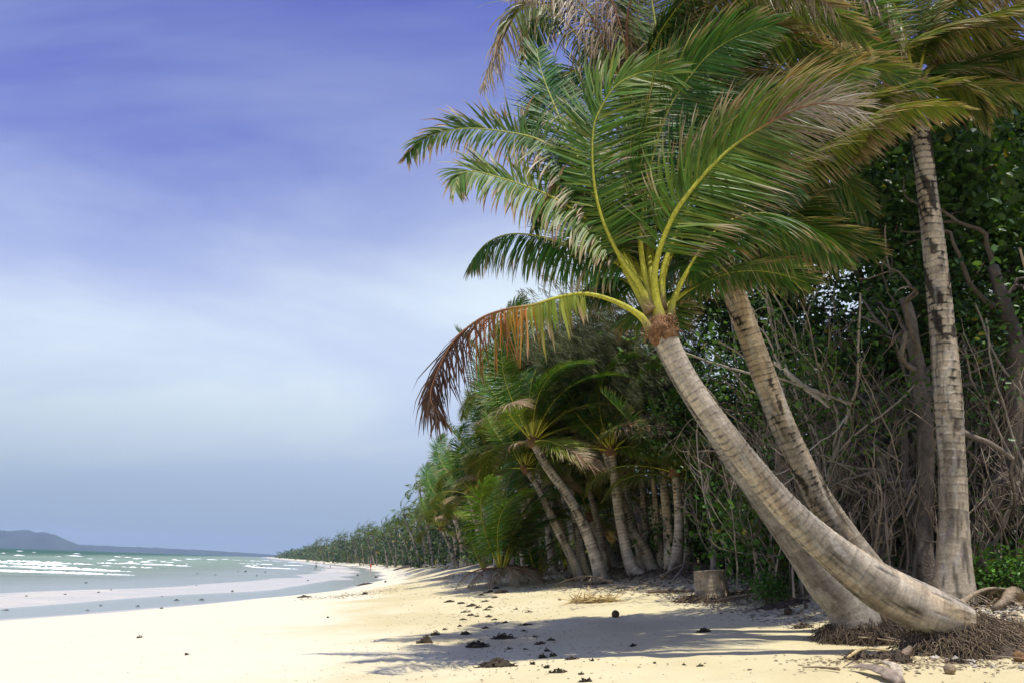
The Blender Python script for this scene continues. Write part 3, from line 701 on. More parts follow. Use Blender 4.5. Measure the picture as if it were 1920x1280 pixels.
hero_frond(D, [(1188, 210), (1215, 140), (1231, 84), (1228, 40), (1222, 0), (1215, -60), (1230, -120)], YDc, .2, 10, Lmax=.8, nleaf=80, wind=.5, grav=.3, seed=32, tipbrown=.4, green=(.085, .150, .024))
hero_frond(D, [(1185, 200), (1172, 90), (1140, -10), (1085, -60), (1020, -62), (960, -20)], YDc, -.7, 70, Lmax=1.0, nleaf=80, wind=.2, grav=2.6, seed=33, tipbrown=.9, dead=.25, green=(.09, .12, .03), deadcol=((.16, .09, .05), (.28, .20, .13), .3, .6), missing=.3)
hero_frond(D, [(1190, 200), (1230, 80), (1290, -20), (1370, -60), (1470, -45), (1560, 10)], YDc, -.6, 70, Lmax=1.0, nleaf=85, wind=.3, grav=2.4, seed=34, tipbrown=.9, green=(.075, .115, .03), dead=.45, deadcol=((.17, .10, .05), (.30, .22, .14), .3, .4), missing=.2)
hero_frond(D, [(1188, 200), (1200, 130), (1225, 60), (1275, 10), (1340, -10), (1420, 0), (1500, 40)], YDc + .2, .8, 40, Lmax=.9, nleaf=90, wind=.7, grav=.4, seed=35, tipbrown=.5, green=(.070, .130, .026))
hero_frond(D, [(1184, 205), (1140, 150), (1090, 130), (1040, 160), (1005, 215), (990, 270)], YDc + .1, .7, 60, Lmax=.75, nleaf=80, wind=.35, grav=.7, seed=36, tipbrown=.5, green=(.055, .120, .026))
hero_frond(D, [(1188, 200), (1240, 160), (1310, 140), (1390, 150), (1470, 190), (1530, 250)], YDc + .2, 1.0, 45, Lmax=.9, nleaf=90, wind=.7, grav=.4, seed=37, tipbrown=.4, green=(.050, .110, .024))
hero_frond(D, [(1186, 200), (1150, 100), (1110, 30), (1060, -5), (1010, 40), (985, 110)], YDc + .1, .3, 55, Lmax=.75, nleaf=85, wind=.3, grav=.6, seed=38, tipbrown=.5, green=(.060, .120, .028))
for k, (az, el, ln) in enumerate([(1.4, 1.2, 3.5), (.5, 1.0, 3.5), (2.3, 1.1, 3.3), (.2, .5, 3.2), (1.0, .6, 3.3), (-.9, 1.1, 3.3)]):
    free_frond(D, cD + np.array([0, .1, .1]), az, el, ln, .9, .8, seed=140 + k, Lmax=.8, nleaf=75, wind=.5, grav=.4, tipbrown=.4)

hero_frond(D, [(1190, 200), (1250, 110), (1330, 60), (1420, 55), (1500, 85), (1570, 140)], YDc + .1, .4, 40, Lmax=.9, nleaf=95, wind=.7, grav=.4, seed=131, tipbrown=.7, green=(.085, .125, .030))
hero_frond(D, [(1190, 200), (1270, 60), (1360, 0), (1450, -10), (1540, 20), (1620, 70)], YDc, -.4, 35, Lmax=.9, nleaf=95, wind=.7, grav=.4, seed=132, tipbrown=.8, green=(.095, .135, .035), yellow=.1)
hero_frond(D, [(1188, 200), (1200, 100), (1195, 20), (1170, -50)], YDc + .1, .3, 15, Lmax=.9, nleaf=80, wind=.5, grav=.3, seed=133, tipbrown=.4, green=(.070, .125, .024))
hero_frond(D, [(1190, 205), (1225, 150), (1290, 110), (1370, 120), (1440, 170), (1490, 240), (1510, 300)], YDc + .3, 1.2, 40, Lmax=.9, nleaf=95, wind=.7, grav=.4, seed=134, green=(.040, .090, .022))
hero_frond(D, [(1186, 205), (1176, 110), (1180, 10), (1215, -50), (1275, -70), (1340, -40)], YDc - .2, -.9, 70, Lmax=1.0, nleaf=80, wind=.25, grav=2.4, seed=135, tipbrown=.9, dead=.2, green=(.09, .12, .03), deadcol=((.13, .075, .04), (.26, .18, .11), .3, .3), missing=.3)
hero_frond(D, [(1184, 205), (1140, 100), (1100, 20), (1040, -30), (990, -20)], YDc - .1, -.6, 65, Lmax=.95, nleaf=75, wind=.25, grav=2.0, seed=136, tipbrown=.9, dead=.3, green=(.09, .12, .03), deadcol=((.13, .075, .04), (.30, .22, .14), .3, .3), missing=.25)
# ---- palm B: straight lean, blotched trunk, crown half hidden
YB = 12.8
pB, rB = px_trunk([(1712, 1172), (1672, 1128), (1606, 1040), (1545, 950), (1499, 862), (1458, 772), (1421, 672), (1384, 570), (1345, 460)], YB,
                  [84, 74, 60, 50, 46, 45, 44, 43, 41], np.linspace(0, -.2, 9))
pB[0][2] = gz(pB[0][0], pB[0][1]) - .1
B_ = empty('coconut_palm', (pB[0][0], pB[0][1], gz(pB[0][0], pB[0][1])), 'leaning coconut palm with dark scars, trunk emerging behind the foremost curved one', 'palm tree', 'coconut palms leaning out at the forest edge')
mb, path, rad = palm_trunk(pB, rB, (0.28, 0.238, 0.18), 0.06, 0.10, 48, .018, 23, .35, .9)
mb.build('trunk', M_TRUNK, B_)
YBc = YB - .2; cB = P(1338, 448, YBc)
sheath(B_, cB, nrm(path[-1] - path[-10]), .18, 29, col=(.22, .13, .06))
hero_frond(B_, [(1338, 440), (1385, 385), (1455, 333), (1520, 290), (1580, 252), (1640, 216), (1720, 200), (1805, 202)], YBc, -.3, 55, Lmax=.72, nleaf=95, wind=.6, grav=.45, seed=51, tipbrown=.6, green=(.10, .155, .026), yellow=.25, lift=.15)
hero_frond(B_, [(1336, 440), (1370, 350), (1430, 275), (1520, 228), (1620, 197), (1720, 175), (1800, 167), (1880, 163), (1915, 178)], YBc + .1, .3, 35, Lmax=.85, nleaf=105, wind=.7, grav=.3, seed=52, tipbrown=.4, green=(.065, .115, .020), yellow=.15)
hero_frond(B_, [(1340, 440), (1395, 398), (1459, 391), (1510, 408), (1550, 445), (1570, 490)], YBc + .1, .3, 20, Lmax=.75, nleaf=75, wind=.5, grav=.45, seed=53, tipbrown=.2, green=(.045, .090, .02))
hero_frond(B_, [(1334, 440), (1340, 320), (1372, 210), (1430, 120), (1510, 70), (1590, 60)], YBc + .1, .8, 20, Lmax=.9, nleaf=90, wind=.7, grav=.3, seed=54, tipbrown=.4, green=(.045, .105, .022))
hero_frond(B_, [(1338, 440), (1400, 430), (1450, 450), (1485, 490), (1500, 540)], YBc + .2, .9, 70, Lmax=.8, nleaf=70, wind=.3, grav=1.8, seed=55, tipbrown=.3, green=(.05, .10, .02))
hero_frond(B_, [(1334, 445), (1300, 420), (1265, 450), (1245, 510), (1240, 570)], YBc + .3, .9, 70, Lmax=.75, nleaf=70, wind=.3, grav=1.6, seed=56, tipbrown=.4, green=(.05, .10, .02))
hero_frond(B_, [(1336, 440), (1350, 400), (1380, 380), (1415, 410), (1430, 470)], YBc - .1, -.9, 75, Lmax=.7, nleaf=70, wind=.3, grav=1.6, seed=57, tipbrown=.7, yellow=.35, green=(.11, .13, .03))
hero_frond(B_, [(1334, 440), (1325, 330), (1335, 220), (1370, 130), (1440, 90)], YBc + .1, 1.5, 10, Lmax=.85, nleaf=85, wind=.6, grav=.25, seed=58, green=(.045, .10, .022))
for k, (az, el, ln) in enumerate([(1.3, 1.1, 3.4), (.7, .8, 3.4), (2.2, .9, 3.2), (1.7, .4, 3.0), (.1, .3, 3.0)]):
    free_frond(B_, cB + np.array([0, .1, .1]), az, el, ln, .9, .8, seed=240 + k, Lmax=.8, nleaf=70, wind=.5, grav=.4, tipbrown=.4, green=(.045, .10, .022))

hero_frond(B_, [(1336, 440), (1352, 340), (1400, 240), (1470, 170), (1560, 130), (1650, 130), (1720, 160)], YBc, -.2, 25, Lmax=.85, nleaf=95, wind=.7, grav=.35, seed=151, tipbrown=.6, green=(.070, .120, .026), yellow=.1)
hero_frond(B_, [(1338, 440), (1372, 370), (1430, 310), (1500, 300), (1570, 330), (1620, 390)], YBc + .2, .9, 50, Lmax=.85, nleaf=95, wind=.5, grav=.6, seed=152, tipbrown=.3, green=(.045, .095, .022))
hero_frond(B_, [(1332, 440), (1305, 350), (1290, 250), (1310, 150), (1370, 80)], YBc + .2, 1.0, 10, Lmax=.9, nleaf=90, wind=.7, grav=.25, seed=153, green=(.040, .090, .022))
# ---- palm C: upright, far right
YCc = 13.2
pC, rC = px_trunk([(1790, 1135), (1790, 1095), (1789, 1040), (1788, 960), (1784, 850), (1775, 710), (1757, 520), (1740, 370), (1724, 235), (1718, 180)], YCc,
                  [88, 72, 58, 50, 48, 47, 42, 37, 33, 31])
pC[0][2] = gz(pC[0][0], pC[0][1]) - .1
Cp = empty('coconut_palm', (pC[0][0], pC[0][1], gz(pC[0][0], pC[0][1])), 'upright coconut palm at the right with black blotched ringed trunk', 'palm tree', 'coconut palms leaning out at the forest edge')
mb, path, rad = palm_trunk(pC, rC, (0.35, 0.295, 0.215), 0.42, 0.135, 48, .018, 33, .3, 1.0)
mb.build('trunk', M_TRUNK, Cp)
roots(Cp, (pC[0][0], pC[0][1]), (.48, .4), .16, 160, 35, .3)
cC = P(1716, 172, YCc)
sheath(Cp, cC, np.array([-.08, 0, 1]), .2, 39, col=(.24, .13, .06))
hero_frond(Cp, [(1716, 180), (1690, 130), (1698, 92), (1740, 62), (1810, 40), (1870, 22), (1940, 0)], YCc - .1, -.6, 50, Lmax=.8, nleaf=95, wind=.5, grav=.55, seed=61, tipbrown=.5, green=(.095, .125, .024), yellow=.2)
hero_frond(Cp, [(1712, 180), (1660, 150), (1612, 104), (1589, 47), (1582, -5), (1592, -70), (1630, -120)], YCc - .1, -.7, 15, Lmax=.95, nleaf=95, wind=.75, grav=.45, seed=62, tipbrown=.4, green=(.12, .22, .025), yellow=.12)
hero_frond(Cp, [(1712, 180), (1660, 110), (1590, 72), (1540, 98), (1500, 160), (1490, 220)], YCc, -.4, 60, Lmax=.75, nleaf=85, wind=.4, grav=.6, seed=63, tipbrown=.8, yellow=.75, green=(.20, .18, .03))
hero_frond(Cp, [(1716, 180), (1735, 90), (1775, 5), (1840, -40), (1920, -30), (1990, 10)], YCc - .1, -.6, 65, Lmax=.95, nleaf=90, wind=.35, grav=2.0, seed=64, tipbrown=.9, dead=.5, green=(.09, .12, .026), deadcol=((.19, .11, .05), (.36, .27, .16), .3, .4))
hero_frond(Cp, [(1714, 180), (1700, 80), (1670, 0), (1610, -45), (1540, -40), (1480, 10)], YCc - .1, -.8, 65, Lmax=.9, nleaf=90, wind=.45, grav=2.0, seed=65, tipbrown=.9, dead=.5, green=(.10, .13, .026), deadcol=((.19, .11, .05), (.36, .27, .16), .3, .4))
hero_frond(Cp, [(1718, 180), (1750, 120), (1800, 90), (1860, 95), (1920, 130), (1960, 190)], YCc + .2, .5, 55, Lmax=.85, nleaf=90, wind=.5, grav=.55, seed=66, tipbrown=.4, green=(.07, .115, .022))
hero_frond(Cp, [(1714, 180), (1680, 120), (1625, 110), (1570, 150), (1540, 215)], YCc + .3, .9, 55, Lmax=.8, nleaf=80, wind=.6, grav=.5, seed=67, tipbrown=.5, green=(.075, .11, .022), yellow=.2)
hero_frond(Cp, [(1716, 182), (1740, 150), (1780, 150), (1825, 175), (1850, 220)], YCc - .2, -.4, 60, Lmax=.7, nleaf=80, wind=.5, grav=.6, seed=68, tipbrown=.6, green=(.09, .125, .022), yellow=.25)
hero_frond(Cp, [(1716, 180), (1720, 90), (1740, 10), (1790, -60), (1860, -110)], YCc, .5, 20, Lmax=.9, nleaf=85, wind=.7, grav=.4, seed=69, tipbrown=.5, green=(.08, .125, .024))
for k, (az, el, ln) in enumerate([(1.3, 1.1, 3.5), (.7, .9, 3.5), (2.2, 1.0, 3.3), (1.7, .5, 3.2), (.1, .6, 3.3), (2.9, .8, 3.2)]):
    free_frond(Cp, cC + np.array([0, .1, .1]), az, el, ln, .9, .8, seed=340 + k, Lmax=.85, nleaf=70, wind=.5, grav=.4, tipbrown=.4)

for k, (pts, dy, fc, kw) in enumerate([
    ([(1714, 180), (1690, 90), (1650, 20), (1640, -60)], -.3, 20, dict(yellow=.1, green=(.09, .14, .025))),
    ([(1714, 180), (1650, 130), (1570, 60), (1500, 30), (1440, 60)], .3, 50, dict(yellow=.3, green=(.10, .13, .028), tipbrown=.8)),
    ([(1716, 180), (1725, 120), (1760, 70), (1830, 60), (1900, 90), (1950, 140)], .0, 40, dict(yellow=.15, green=(.08, .12, .024), tipbrown=.5)),
    ([(1716, 180), (1715, 100), (1735, 30), (1790, -10), (1880, -20), (1960, 20)], .2, 40, dict(yellow=.15, green=(.08, .12, .024), tipbrown=.7)),
    ([(1714, 180), (1670, 160), (1630, 175), (1600, 225), (1590, 290)], -.3, 65, dict(yellow=.3, green=(.09, .12, .024), tipbrown=.7)),
    ([(1712, 180), (1640, 90), (1560, 20), (1470, -10), (1380, 20)], -.2, 55, dict(yellow=.1, green=(.075, .12, .026), tipbrown=.8)),
    ([(1716, 180), (1745, 130), (1790, 115), (1850, 140), (1890, 190)], .5, 55, dict(yellow=.1, green=(.06, .11, .024), tipbrown=.4))]):
    hero_frond(Cp, pts, YCc, dy, fc, Lmax=.88, nleaf=92, wind=.65, grav=.5, seed=160 + k, **kw)
# ---- shared crowns for the palms further along the beach
def crown_kit(seed, nf, nleaf, Lmax, lw, seg, wind, length=3.4, rs=5, low=.15, lwind=.6):
    """frond meshes about the origin (rib, leaflets), bent by the same wind"""
    g = np.random.default_rng(seed); kit = []
    for k in range(nf):
        az = 2 * math.pi * (k * 0.381966) + g.normal(0, .15)
        el = np.interp(k / max(nf - 1, 1), [0, .35, .75, 1], [1.4, 1.15, .75, low]) + g.normal(0, .1)
        ln = length * g.uniform(.85, 1.12) * (0.85 + .15 * math.sin(el))
        d0 = np.array([math.cos(az) * math.cos(el), math.sin(az) * math.cos(el), math.sin(el)])
        path = free_path((0, 0, 0), d0, ln, wind * g.uniform(.8, 1.2), .9 + .3 * (el < .4), 22)
        T = nrm(path[14] - path[8]); up = nrm(np.array([0, 0, 1.0]) - WIND * .55); n_ = nrm(up - T * np.dot(up, T))
        old = k > nf * .72
        rib, leaf = frond_geo(path, n_, Lmax, nleaf, .2, seg, lwind, .35, lw, dead=(.55 if old and g.uniform() < .4 else None), tipbrown=.45 if old else .25, seed=seed * 100 + k, yellow=.3 if old else .05, rad=.035, rs=rs,
                              green=GREENS[g.integers(4)] * g.uniform(1.0, 1.35))
        kit.append((rib.mesh('frond', M_RACH), leaf.mesh('leaflets', M_PALM)))
    return kit
KITS = [crown_kit(71 + i, 24, 70, .85, .036, 3, w, 4.1) for i, w in enumerate((1.5, 1.1, 1.9))]
def kit_palm(label, base, pts3, rad, kit, scale=1.0, rot=0.0, group=None, blotch=.1, seed=0, tone=(0.33, .28, .21), ns=12, step=.035, nroots=40, tilt=0.0):
    o = empty('coconut_palm', base, label, 'palm tree', group)
    mb, path, _ = palm_trunk(pts3, rad, tone, blotch, .11, ns, step, seed, .3, 1.2)
    mb.build('trunk', M_TRUNK, o)
    top = path[-1] - np.asarray(base)
    sheath(o, path[-1], nrm(path[-1] - path[-4]), rad[-1] * 1.25, seed, n=16, h=.3)
    R = Matrix.Rotation(rot, 4, 'Z') @ Matrix.Rotation(tilt, 4, 'Y')
    for rm, lm in kit:
        f = bpy.data.objects.new('frond', rm); link(f, o)
        f.matrix_local = Matrix.Translation(Vector(top)) @ R @ Matrix.Scale(scale, 4)
        l = bpy.data.objects.new('leaflets', lm); link(l, f); l['kind'] = 'stuff'
    if nroots: roots(o, (pts3[0][0], pts3[0][1]), (rad[0] * 1.7, rad[0] * 1.5), .12, nroots, seed, .25, rad=.012)
    return o
GMID = 'coconut palms in the clump beyond the clearing'
MID = [  # label, trunk photo points, Y, widths, kit, scale, rot
 ('slim coconut palm leaning left over the sand at the left of the clump', [(1090, 1084), (1075, 1050), (1042, 985), (1010, 915), (985, 878)], 29, [26, 22, 18, 15, 13], 0, .78, .2),
 ('pale slender palm trunk standing nearly upright in the clump', [(1102, 1086), (1093, 1055), (1080, 985), (1068, 900), (1062, 838)], 30, [28, 21, 16, 13, 12], 1, .85, 1.0),
 ('stout palm with long ringed trunk leaning left, tallest of the clump', [(1128, 1092), (1118, 1050), (1098, 992), (1066, 930), (1024, 872), (1000, 828)], 27, [36, 28, 24, 21, 19, 17], 0, 1.0, -.1),
 ('straight ringed palm with cut leaf stubs, centre of the clump', [(1196, 1094), (1182, 1055), (1165, 985), (1153, 900), (1147, 845)], 27, [42, 29, 23, 20, 18], 2, .95, .5),
 ('short palm half hidden between the two big trunks, low fan of fronds', [(1166, 1082), (1150, 1060), (1128, 1010), (1108, 968)], 31, [40, 30, 22, 17], 1, .72, 2.0),
 ('leaning palm crossing behind the straight ringed trunk', [(1226, 1066), (1208, 1030), (1182, 985), (1160, 920), (1132, 838)], 27.5, [34, 26, 22, 19, 16], 0, .95, 1.5),
 ('upright dark palm right of the clump centre', [(1256, 1062), (1254, 1010), (1247, 930), (1241, 850)], 26.5, [27, 22, 19, 16], 2, .9, -.3),
 ('ringed palm with slightly bowed trunk, rightmost of the clump', [(1264, 1070), (1272, 1020), (1273, 960), (1266, 885)], 25.5, [30, 24, 20, 17], 1, .85, .8),
 ('thin straight palm trunk deep in the clump shade', [(1216, 1058), (1212, 1000), (1206, 930), (1203, 870)], 28.5, [20, 16, 14, 12], 0, .8, 2.4),
 ('shaded upright palm behind the clump on the left', [(995, 1072), (993, 1030), (988, 980), (980, 930)], 38, [20, 16, 14, 12], 1, .8, .3),
 ('palm with bent trunk behind the young palm', [(1058, 1072), (1052, 1020), (1035, 950), (1022, 890)], 36, [22, 18, 15, 13], 2, .9, 1.1),
 ('tall palm at the back of the clump rising above its neighbours', [(1086, 1070), (1070, 980), (1040, 860), (1010, 740)], 36, [24, 18, 15, 13], 0, 1.05, .0),
 ('windswept palm at the left edge of the clump skyline', [(1010, 1070), (995, 1000), (970, 900), (952, 830)], 42, [20, 15, 13, 11], 2, 1.0, .2),
 ('windswept palm left of the clump with arched crown', [(935, 1068), (928, 1020), (910, 960), (895, 930)], 44, [22, 15, 12, 11], 0, .95, .0),
 ('palm with curved trunk above the bare beach left of the young palm', [(868, 1064), (866, 1030), (858, 990), (845, 955)], 66, [15, 10, 9, 8], 2, 1.1, .2),
 ('pale thin palm trunk leaning left at the beach bend', [(853, 1062), (848, 1035), (838, 1010), (827, 990)], 72, [14, 10, 8, 7], 0, 1.0, .4),
 ('upright pale palm at the beach bend', [(856, 1060), (855, 1030), (852, 1000), (849, 968)], 80, [11, 8, 7, 6], 1, 1.1, .8),
 ('tall palm crown standing above the bend skyline', [(880, 1064), (872, 1000), (860, 940), (851, 905)], 74, [12, 9, 7, 6], 0, 1.1, -.2),
 ('second tall crown on the bend skyline', [(862, 1062), (852, 1010), (838, 960), (832, 935)], 86, [10, 8, 6, 6], 2, 1.15, .1),
 ('palm crown on the skyline above the young palm, left of the clump', [(960, 1068), (955, 1010), (938, 930), (922, 885)], 42, [18, 13, 11, 10], 1, 1.05, .3),
 ('second palm crown on the skyline, just right of the one above the young palm', [(985, 1068), (975, 1000), (958, 900), (944, 835)], 40, [18, 13, 11, 10], 0, 1.05, -.2),
 ('windswept skyline palm left of the clump, third from the beach bend', [(905, 1066), (900, 1020), (888, 960), (878, 925)], 54, [14, 10, 9, 8], 2, 1.15, .4),
 ('skyline palm behind the young palm with a high dense crown', [(1005, 1068), (1000, 990), (985, 870), (970, 780)], 39, [18, 13, 11, 10], 2, 1.1, .0),
 ('slim leaning palm trunk left of the pale upright one', [(1078, 1082), (1066, 1040), (1046, 960), (1030, 900)], 31, [22, 16, 13, 11], 2, .8, 1.3),
 ('slim palm trunk just right of the stout leaning one', [(1142, 1084), (1132, 1040), (1118, 970), (1100, 900)], 30, [24, 17, 14, 12], 0, .8, .9),
 ('slim palm trunk leaning left behind the straight ringed palm', [(1208, 1078), (1198, 1030), (1180, 950), (1168, 880)], 28, [24, 17, 14, 12], 1, .8, 1.8),
 ('slim upright palm trunk between the clump and the gnarled tree', [(1288, 1066), (1288, 1010), (1284, 950), (1278, 900)], 26, [22, 16, 13, 11], 2, .8, 2.1),
 ('thin palm trunk in the shade left of the rightmost clump palm', [(1240, 1064), (1236, 1000), (1228, 930), (1222, 870)], 27.5, [20, 15, 12, 10], 0, .8, .4),
 ('tall windswept palm, its crown highest on the clump skyline at the left', [(1040, 1070), (1025, 960), (1000, 820), (975, 735)], 34, [22, 16, 13, 12], 1, 1.0, .1),
 ('tall palm behind the feathery tree, crown filling the skyline', [(1130, 1068), (1110, 950), (1085, 800), (1065, 700)], 35, [22, 16, 13, 12], 2, 1.0, .4),
 ('tall palm in the back row right of the feathery tree', [(1205, 1066), (1195, 950), (1180, 840), (1172, 760)], 35, [22, 16, 13, 12], 0, .95, .6),
 ('palm in the back row between the clump and the foremost trunk', [(1310, 1066), (1305, 980), (1295, 880), (1288, 800)], 34, [22, 16, 13, 12], 1, .9, 1.0),
]
for k, (lab, tp, Y, wd, kk, scl, rot) in enumerate(MID):
    p3, rd = px_trunk(tp, Y, np.array(wd) * .88)
    p3[0][2] = gz(p3[0][0], p3[0][1]) - .05
    kit_palm(lab, (p3[0][0], p3[0][1], gz(p3[0][0], p3[0][1])), p3, rd, KITS[kk], scl, rot * .5, GMID, .15, 400 + k, tone=(0.46, .40, .31) if k in (1, 14, 15, 16) else (.38, .325, .25), ns=14 if Y < 35 else 9, step=.03 if Y < 35 else .08, nroots=60 if Y < 33 else 0)

# young trunkless palm with a skirt of dead fronds
yb = P(942, 1078, 30); yb[2] = gz(yb[0], yb[1])
yp = empty('young_palm', yb, 'young trunkless palm with upright fronds and a skirt of dead leaves', 'palm tree')
for k in range(19):
    az = -math.pi + 2 * math.pi * k * .381966; el = [1.4, 1.25, 1.1, .85][k % 4]
    free_frond(yp, yb + np.array([0, 0, .35]), az, el, random.uniform(4.6, 5.8) if k < 12 else 3.2, 1.0, .7, seed=500 + k, Lmax=.9, nleaf=72, wind=.7, grav=.35, lw=.045, seg=4, green=GREENS[k % 4] * 1.9, yellow=.15, tipbrown=.3)
for k in range(13):
    az = 2 * math.pi * k / 13 + random.uniform(-.2, .2)
    free_frond(yp, yb + np.array([.2 * math.cos(az), .2 * math.sin(az), .55]), az, random.uniform(-.2, .5), random.uniform(1.3, 2.7), .2, 1.9, seed=540 + k, Lmax=.55, nleaf=44, wind=.2, grav=.9, lw=.045, seg=3, dead=0.0, p0=.1, deadcol=((.16, .10, .06), (.34, .27, .18), .5, .5))
def small_palm(px, py, Y, label, n, ln, seed):
    b = P(px, py, Y); b[2] = gz(b[0], b[1])
    o = empty('young_palm', b, label, 'palm tree')
    for k in range(n):
        free_frond(o, b + np.array([0, 0, .1]), 2.4 * k + .3, random.uniform(.7, 1.25), ln * random.uniform(.8, 1.1), 1.0, .9, seed=seed + k, Lmax=.55, nleaf=40, wind=.6, grav=.35, lw=.05, seg=3, yellow=.1, green=GREENS[k % 4])
small_palm(905, 1070, 46, 'low young palm spreading beside the sand, left of the skirted one', 9, 2.6, 580)
small_palm(1010, 1075, 31, 'low young palm in the shade between the skirted one and the clump', 8, 2.2, 600)
small_palm(1060, 1072, 34, 'low young palm in the dark gap left of the clump trunks', 8, 2.6, 620)

# ------------------------------------------------------------------ broadleaf forest
def leaves_geo(mb, pos, size, cols, g, up=.5, aspect=.62, fold=.18):
    m = len(pos)
    nrm_ = nrm(g.normal(0, 1, (m, 3)) * (1 - up) + np.array([0, 0, up * 1.4])[None] + np.array([0, -.25, 0])[None])
    d = nrm(np.cross(nrm_, g.normal(0, 1, (m, 3)))); w = np.cross(nrm_, d)
    sz = size * g.uniform(.6, 1.3, m)
    lx = np.array([0, .3, .75, 1.0, .75, .3]); ly = np.array([0, .5, .42, 0, -.42, -.5]) * aspect; lz = np.array([0, fold, fold * .8, -.05, fold * .8, fold]) * .5
    V = pos[:, None] + sz[:, None, None] * (lx[None, :, None] * d[:, None] + ly[None, :, None] * w[:, None] + lz[None, :, None] * nrm_[:, None])
    i = (np.arange(m) * 6)[:, None]
    F = np.concatenate([i + np.array([[0, 1, 2, 3]]), i + np.array([[0, 3, 4, 5]])])
    mb.add(V.reshape(-1, 3), F, None, np.repeat(cols, 6, 0))
def leaf_cols(g, m, a, b, yel=.06):
    c = lerp(np.tile(np.asarray(a)[None], (m, 1)), np.tile(np.asarray(b)[None], (m, 1)), g.uniform(0, 1, m)) * g.uniform(.7, 1.3, (m, 1))
    yy = g.uniform(0, 1, m) < yel
    c[yy] = np.array([.22, .20, .03]) * g.uniform(.6, 1.2, (yy.sum(), 1))
    return c
def grow(g, mb, p, d, length, r, depth, col, tips, wander=.25, fork=(2, 3), up=.15, ns=7):
    n = max(4, int(length / .22)); path = [p.copy()]; q = p.copy(); dd = nrm(d)
    for k in range(n):
        dd = nrm(dd + g.normal(0, wander / math.sqrt(n) * 1.6, 3) + np.array([0, 0, up / n]))
        q = q + dd * length / n; path.append(q.copy())
    path = np.array(path)
    tube(mb, path, np.linspace(r, r * .62, len(path)), max(3, ns), np.asarray(col) * g.uniform(.8, 1.2), cap=False)
    if depth <= 0:
        tips.append(path[-1]); tips.append(path[len(path) // 2]); return
    for k in range(g.integers(fork[0], fork[1] + 1)):
        nd = nrm(dd + g.normal(0, .62, 3) + np.array([0, 0, .1]))
        at_ = path[-1] if k < 2 else path[g.integers(len(path) // 2, len(path))]
        grow(g, mb, at_, nd, length * g.uniform(.55, .8), r * .6, depth - 1, col, tips, wander, fork, up, ns - 2)
    tips.append(path[-1])
def make_broadleaf(seed, h=9.0, r=.16, leaf=.17, n=5200, ca=(.022, .058, .014), cb=(.060, .120, .024), spread=.7, lean=(0, 0), stems=1, bark=(.15, .12, .085), depth=3, yel=.008, trunkfrac=.36):
    g = np.random.default_rng(seed); tr = MB(); lf = MB(); tips = []
    for s in range(stems):
        d = np.array([lean[0] + g.normal(0, .14), lean[1] + g.normal(0, .14), 1.0])
        grow(g, tr, np.array([g.normal(0, .2) * (stems > 1), g.normal(0, .2) * (stems > 1), -.1]), d, h * trunkfrac, r * g.uniform(.8, 1.1), depth, bark, tips, .3, (2, 3), .3, 9)
    tips = np.array(tips)
    nc = n // 9; k = g.integers(0, len(tips), nc)
    cen = tips[k] + g.normal(0, 1, (nc, 3)) * spread * np.array([1, 1, .7]) * g.uniform(.25, 1.0, (nc, 1))
    pos = np.repeat(cen, 9, 0) + g.normal(0, .115, (nc * 9, 3)); n = nc * 9
    pos[:, 2] = np.maximum(pos[:, 2], h * .12)
    leaves_geo(lf, pos, leaf, leaf_cols(g, n, ca, cb, yel), g)
    return tr.mesh('trunk', M_BARK), lf.mesh('crown', M_LEAF)
TREES = [make_broadleaf(900, 11.5, .17, .15, 11000, spread=.72), make_broadleaf(901, 12.0, .20, .15, 12000, spread=.75, stems=2), make_broadleaf(902, 9.8, .13, .14, 9000, spread=.68, lean=(-.2, 0)),
         make_broadleaf(903, 8.0, .12, .15, 5200, (.030, .070, .018), (.06, .115, .022), .7, stems=2)]
def place(kind, name, label, cat, group, base, mesh_parts, scale=1.0, rot=0.0, zs=1.0):
    o = empty(name, base, label, cat, group); o.rotation_euler = (0, 0, rot); o.scale = (scale, scale, scale * zs)
    for nm, me in mesh_parts:
        c = bpy.data.objects.new(nm, me); link(c, o)
    return o
GT = 'dark broadleaf trees of the forest edge'
def tree(px, Y, kind, label, scale=1.0, rot=0.0, group=GT, dx=0.0):
    b = P(px, 1060, Y); b[0] += dx; b[2] = gz(b[0], b[1])
    return place(None, 'broadleaf_tree', label, 'tree', group, b, list(zip(('trunk', 'crown'), TREES[kind])), scale, rot)
tree(1735, 22.5, 1, 'dark broadleaf tree whose trunks stand just left of the upright palm', 1.30, .4)
tree(1890, 22.5, 0, 'dark broadleaf tree with leaning trunk right of the upright palm', 1.55, 2.0)
tree(1680, 24.0, 2, 'dark broadleaf tree behind the bare grey shrubs', 1.35, .9)
tree(1810, 26.0, 1, 'tall dark broadleaf tree filling the gap behind the upright palm', 1.60, 3.2)
tree(2010, 21.0, 1, 'dark broadleaf tree at the far right edge of the view', 1.50, 1.2)
tree(1740, 29.0, 0, 'tall broadleaf tree deep behind the leaning palms, right of the sky gap', 1.50, 4.0)
tree(1940, 27.0, 2, 'shaded broadleaf tree deep in the right corner of the forest', 1.90, 2.7)
tree(1600, 21.5, 2, 'shaded low tree behind the tall bare shrubs', .85, 1.1)
tree(1690, 20.5, 2, 'shaded low tree left of the upright palm, behind the dark trunk', .92, 3.1)
tree(1770, 21.0, 2, 'shaded low tree directly behind the upright palm', .95, 4.4)
tree(1860, 20.5, 2, 'shaded low tree behind the thick bending trunk', .95, 5.4)
tree(1945, 20.0, 2, 'shaded low tree at the right edge behind the sticks', .95, .5)
tree(1520, 22.0, 3, 'lower broadleaf tree with lighter leaves behind the second leaning palm', .82, .3)
tree(1430, 25.0, 3, 'lower broadleaf tree with light leaves left of the bare shrubs', .85, 1.9)
